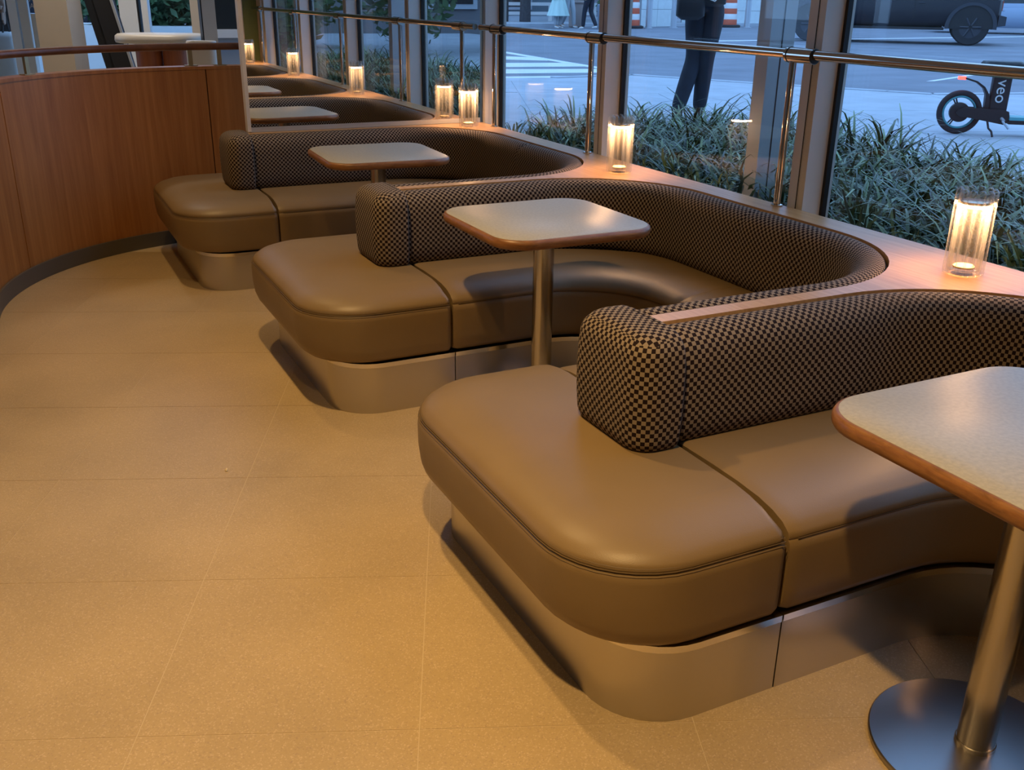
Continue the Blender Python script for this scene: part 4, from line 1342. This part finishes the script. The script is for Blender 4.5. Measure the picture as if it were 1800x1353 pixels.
# black folded board leaning by the column
bd = thing('leaning_board', (0.78, 8.2, ZU), 0, 'black folded display board leaning between column and door', 'board')
def slab3(p0, p1, w, th, nm, m):
    # slab from p0 (bottom) to p1 (top), w along EA, th along EB
    v = []
    for p in (p0, p1):
        for sa, sb in ((-1, -1), (1, -1), (1, 1), (-1, 1)):
            v.append((p[0] + EA[0] * sa * w / 2 + EB[0] * sb * th / 2, p[1] + EA[1] * sa * w / 2 + EB[1] * sb * th / 2, p[2]))
    return MB().add(v, [(0, 3, 2, 1), (4, 5, 6, 7), (0, 1, 5, 4), (1, 2, 6, 5), (2, 3, 7, 6), (3, 0, 4, 7)]).build(nm, m, bd, 0, world=True)
slab3((.93, 8.22, ZU), (.62, 8.36, 2.1), .15, .03, 'front_leaf', 'black')
slab3((.86, 8.30, ZU), (.55, 8.40, 2.1), .12, .03, 'rear_leaf', 'gasket')
slab3((.985, 8.17, ZU), (.70, 8.29, 1.9), .02, .015, 'metal_strut', 'silver')
# cream table with drum legs
tb = thing('cream_table', (1.05, 7.75, ZU), -GA, 'cream oval table on two brown drum legs behind the curved wall', 'table')
MB().rings([[(x, y, z) for x, y in rrect(-.31 + i, .31 - i, -.22 + i, .22 - i, .20 - i, .20 - i, 9)] for i, z in ((.03, .695), (.006, .70), (0, .715), (.004, .745), (.02, .757))]).build('table_top', 'creamtop', tb, 50)
MB().lathe([(.092, 0), (.092, .695)], 32, (-.094, 0)).build('drum_leg', 'drum', tb, 40)
MB().lathe([(.092, 0), (.092, .695)], 32, (.094, 0)).build('drum_leg', 'drum', tb, 40)
ch = thing('tub_chair', (1.205, 7.04, ZU), -GA, 'cream rounded tub chair at the cream table', 'chair')
rs = []
for z, k in ((.0, .80), (.02, .84), (.40, .98), (.70, 1.0), (.735, .96), (.74, .9)):
    rs.append([(x * k, y * k, z) for x, y in rrect(-.10, .10, -.05, .05, .045, .045, 6)])
MB().rings(rs).build('backrest', 'creamtop', ch, 50)
MB().rings([[(x * k, y * k + .15, z) for x, y in rrect(-.11, .11, -.11, .11, .08, .08, 6)] for z, k in ((.36, .96), (.38, 1), (.43, 1), (.45, .95))]).build('seat', 'creamtop', ch, 50)
MB().lathe([(.10, 0), (.10, .02), (.04, .04), (.04, .36)], 24, (0, .15)).build('pedestal', 'creamtop', ch, 40)
# person at the far left behind the door glass
person((-0.17, 9.75, ZU), radians(165), 'person in grey blue jacket with white tote bag behind glass at left edge', 'greyblue', 'denim', dict(wl=(-.27, .05, .92), wr=(.27, .08, .95)), bag=('white', -1))
# poster strip on the door: blue board with pale letters
sg = thing('door_notice', G(-.60, FB + .02) + (ZU + .6,), 0, 'blue and white notice on the narrow door glass beside the beige column', 'sign')
post(-.645, -.545, 'signblue', 'x', ZU + .86, ZU + 1.2, FB + .016, FB + .022).build('blue_board', 'signblue', sg, 0, world=True)
post(-.645, -.545, 'white', 'x', ZU + .56, ZU + .855, FB + .016, FB + .022).build('white_sheet', 'white', sg, 0, world=True)
def text_mesh(body, size, m, parent, origin, ax, nm='lettering'):
    fc = bpy.data.curves.new(body, 'FONT'); fc.body = body; fc.size = size; fc.extrude = .0006
    fo = bpy.data.objects.new(body, fc); col.objects.link(fo)
    dg = bpy.context.evaluated_depsgraph_get()
    me = bpy.data.meshes.new_from_object(fo.evaluated_get(dg)); bpy.data.objects.remove(fo)
    me.materials.clear(); me.materials.append(M[m])
    lo = bpy.data.objects.new(nm, me); col.objects.link(lo); lo.parent = parent
    off = Vector(origin) - Vector(parent.location)
    nrm = Vector((ax[0], ax[1], 0)).cross(Vector((0, 0, 1)))
    lo.matrix_local = Matrix(((ax[0], 0, nrm.x, off.x), (ax[1], 0, nrm.y, off.y), (0, 1, 0, off.z), (0, 0, 0, 1)))
    return lo
g0 = G(-.64, FB + .0145)
text_mesh('AV', .06, 'white', sg, (g0[0], g0[1], ZU + .945), EA)
text_mesh('AA', .055, 'white', sg, (g0[0], g0[1], ZU + .895), EA)
# hedge and dark van beyond the entrance doors
h2 = thing('hedge', (1.75, 14.0, ZR), -GA, 'clipped green hedge seen through the entrance door glass', 'hedge')
leaves('hedge_foliage', h2, (0, 0, .98), (1.3, .5, .42), 2600, 'leaf', .09, 12)
MB().box(-1.6, 1.6, -.5, .5, 0, .60).build('hedge_wall', 'white', h2, 0)
vehicle('dark_car', (3.0, 17.5, ZR), radians(80), 'dark blue car seen through the entrance doors', 'darkcar', 4.4, 1.8, 1.5, 2.6, .33, False)

structure(MB().box(-2.2, 0.16, 10.5, 10.6, ZR, 3.1).build('dark_backdrop', 'black', None, 0), 'added dark backdrop beyond the door glass at the left edge')  # black sheet added as a dark background behind the door glass
bp_ = thing('beige_post', (1.325, 7.36, ZU), 0, 'narrow beige post standing right of the cream table', 'post')
MB().box(1.28, 1.37, 7.33, 7.42, ZU, 3.1).build('post_shaft', 'beige', bp_, 0, world=True)
MB().box(1.272, 1.28, 7.33, 7.42, ZU, 3.1).build('black_edge', 'gasket', bp_, 0, world=True)
d2 = structure(thing('door_2', (1.6, 7.9, ZU)), 'dark glazed door panel beside the mirror')
MB().box(1.42, 1.80, 7.9, 7.93, ZU, 1.14).build('lower_panel', 'planter', d2, 0, world=True)
MB().box(1.42, 1.80, 7.88, 7.94, 1.14, 1.20).build('mid_rail', 'whiteframe', d2, 0, world=True)
MB().box(1.42, 1.80, 7.9, 7.93, 1.20, 3.05).build('dark_glass', 'carglass', d2, 0, world=True)
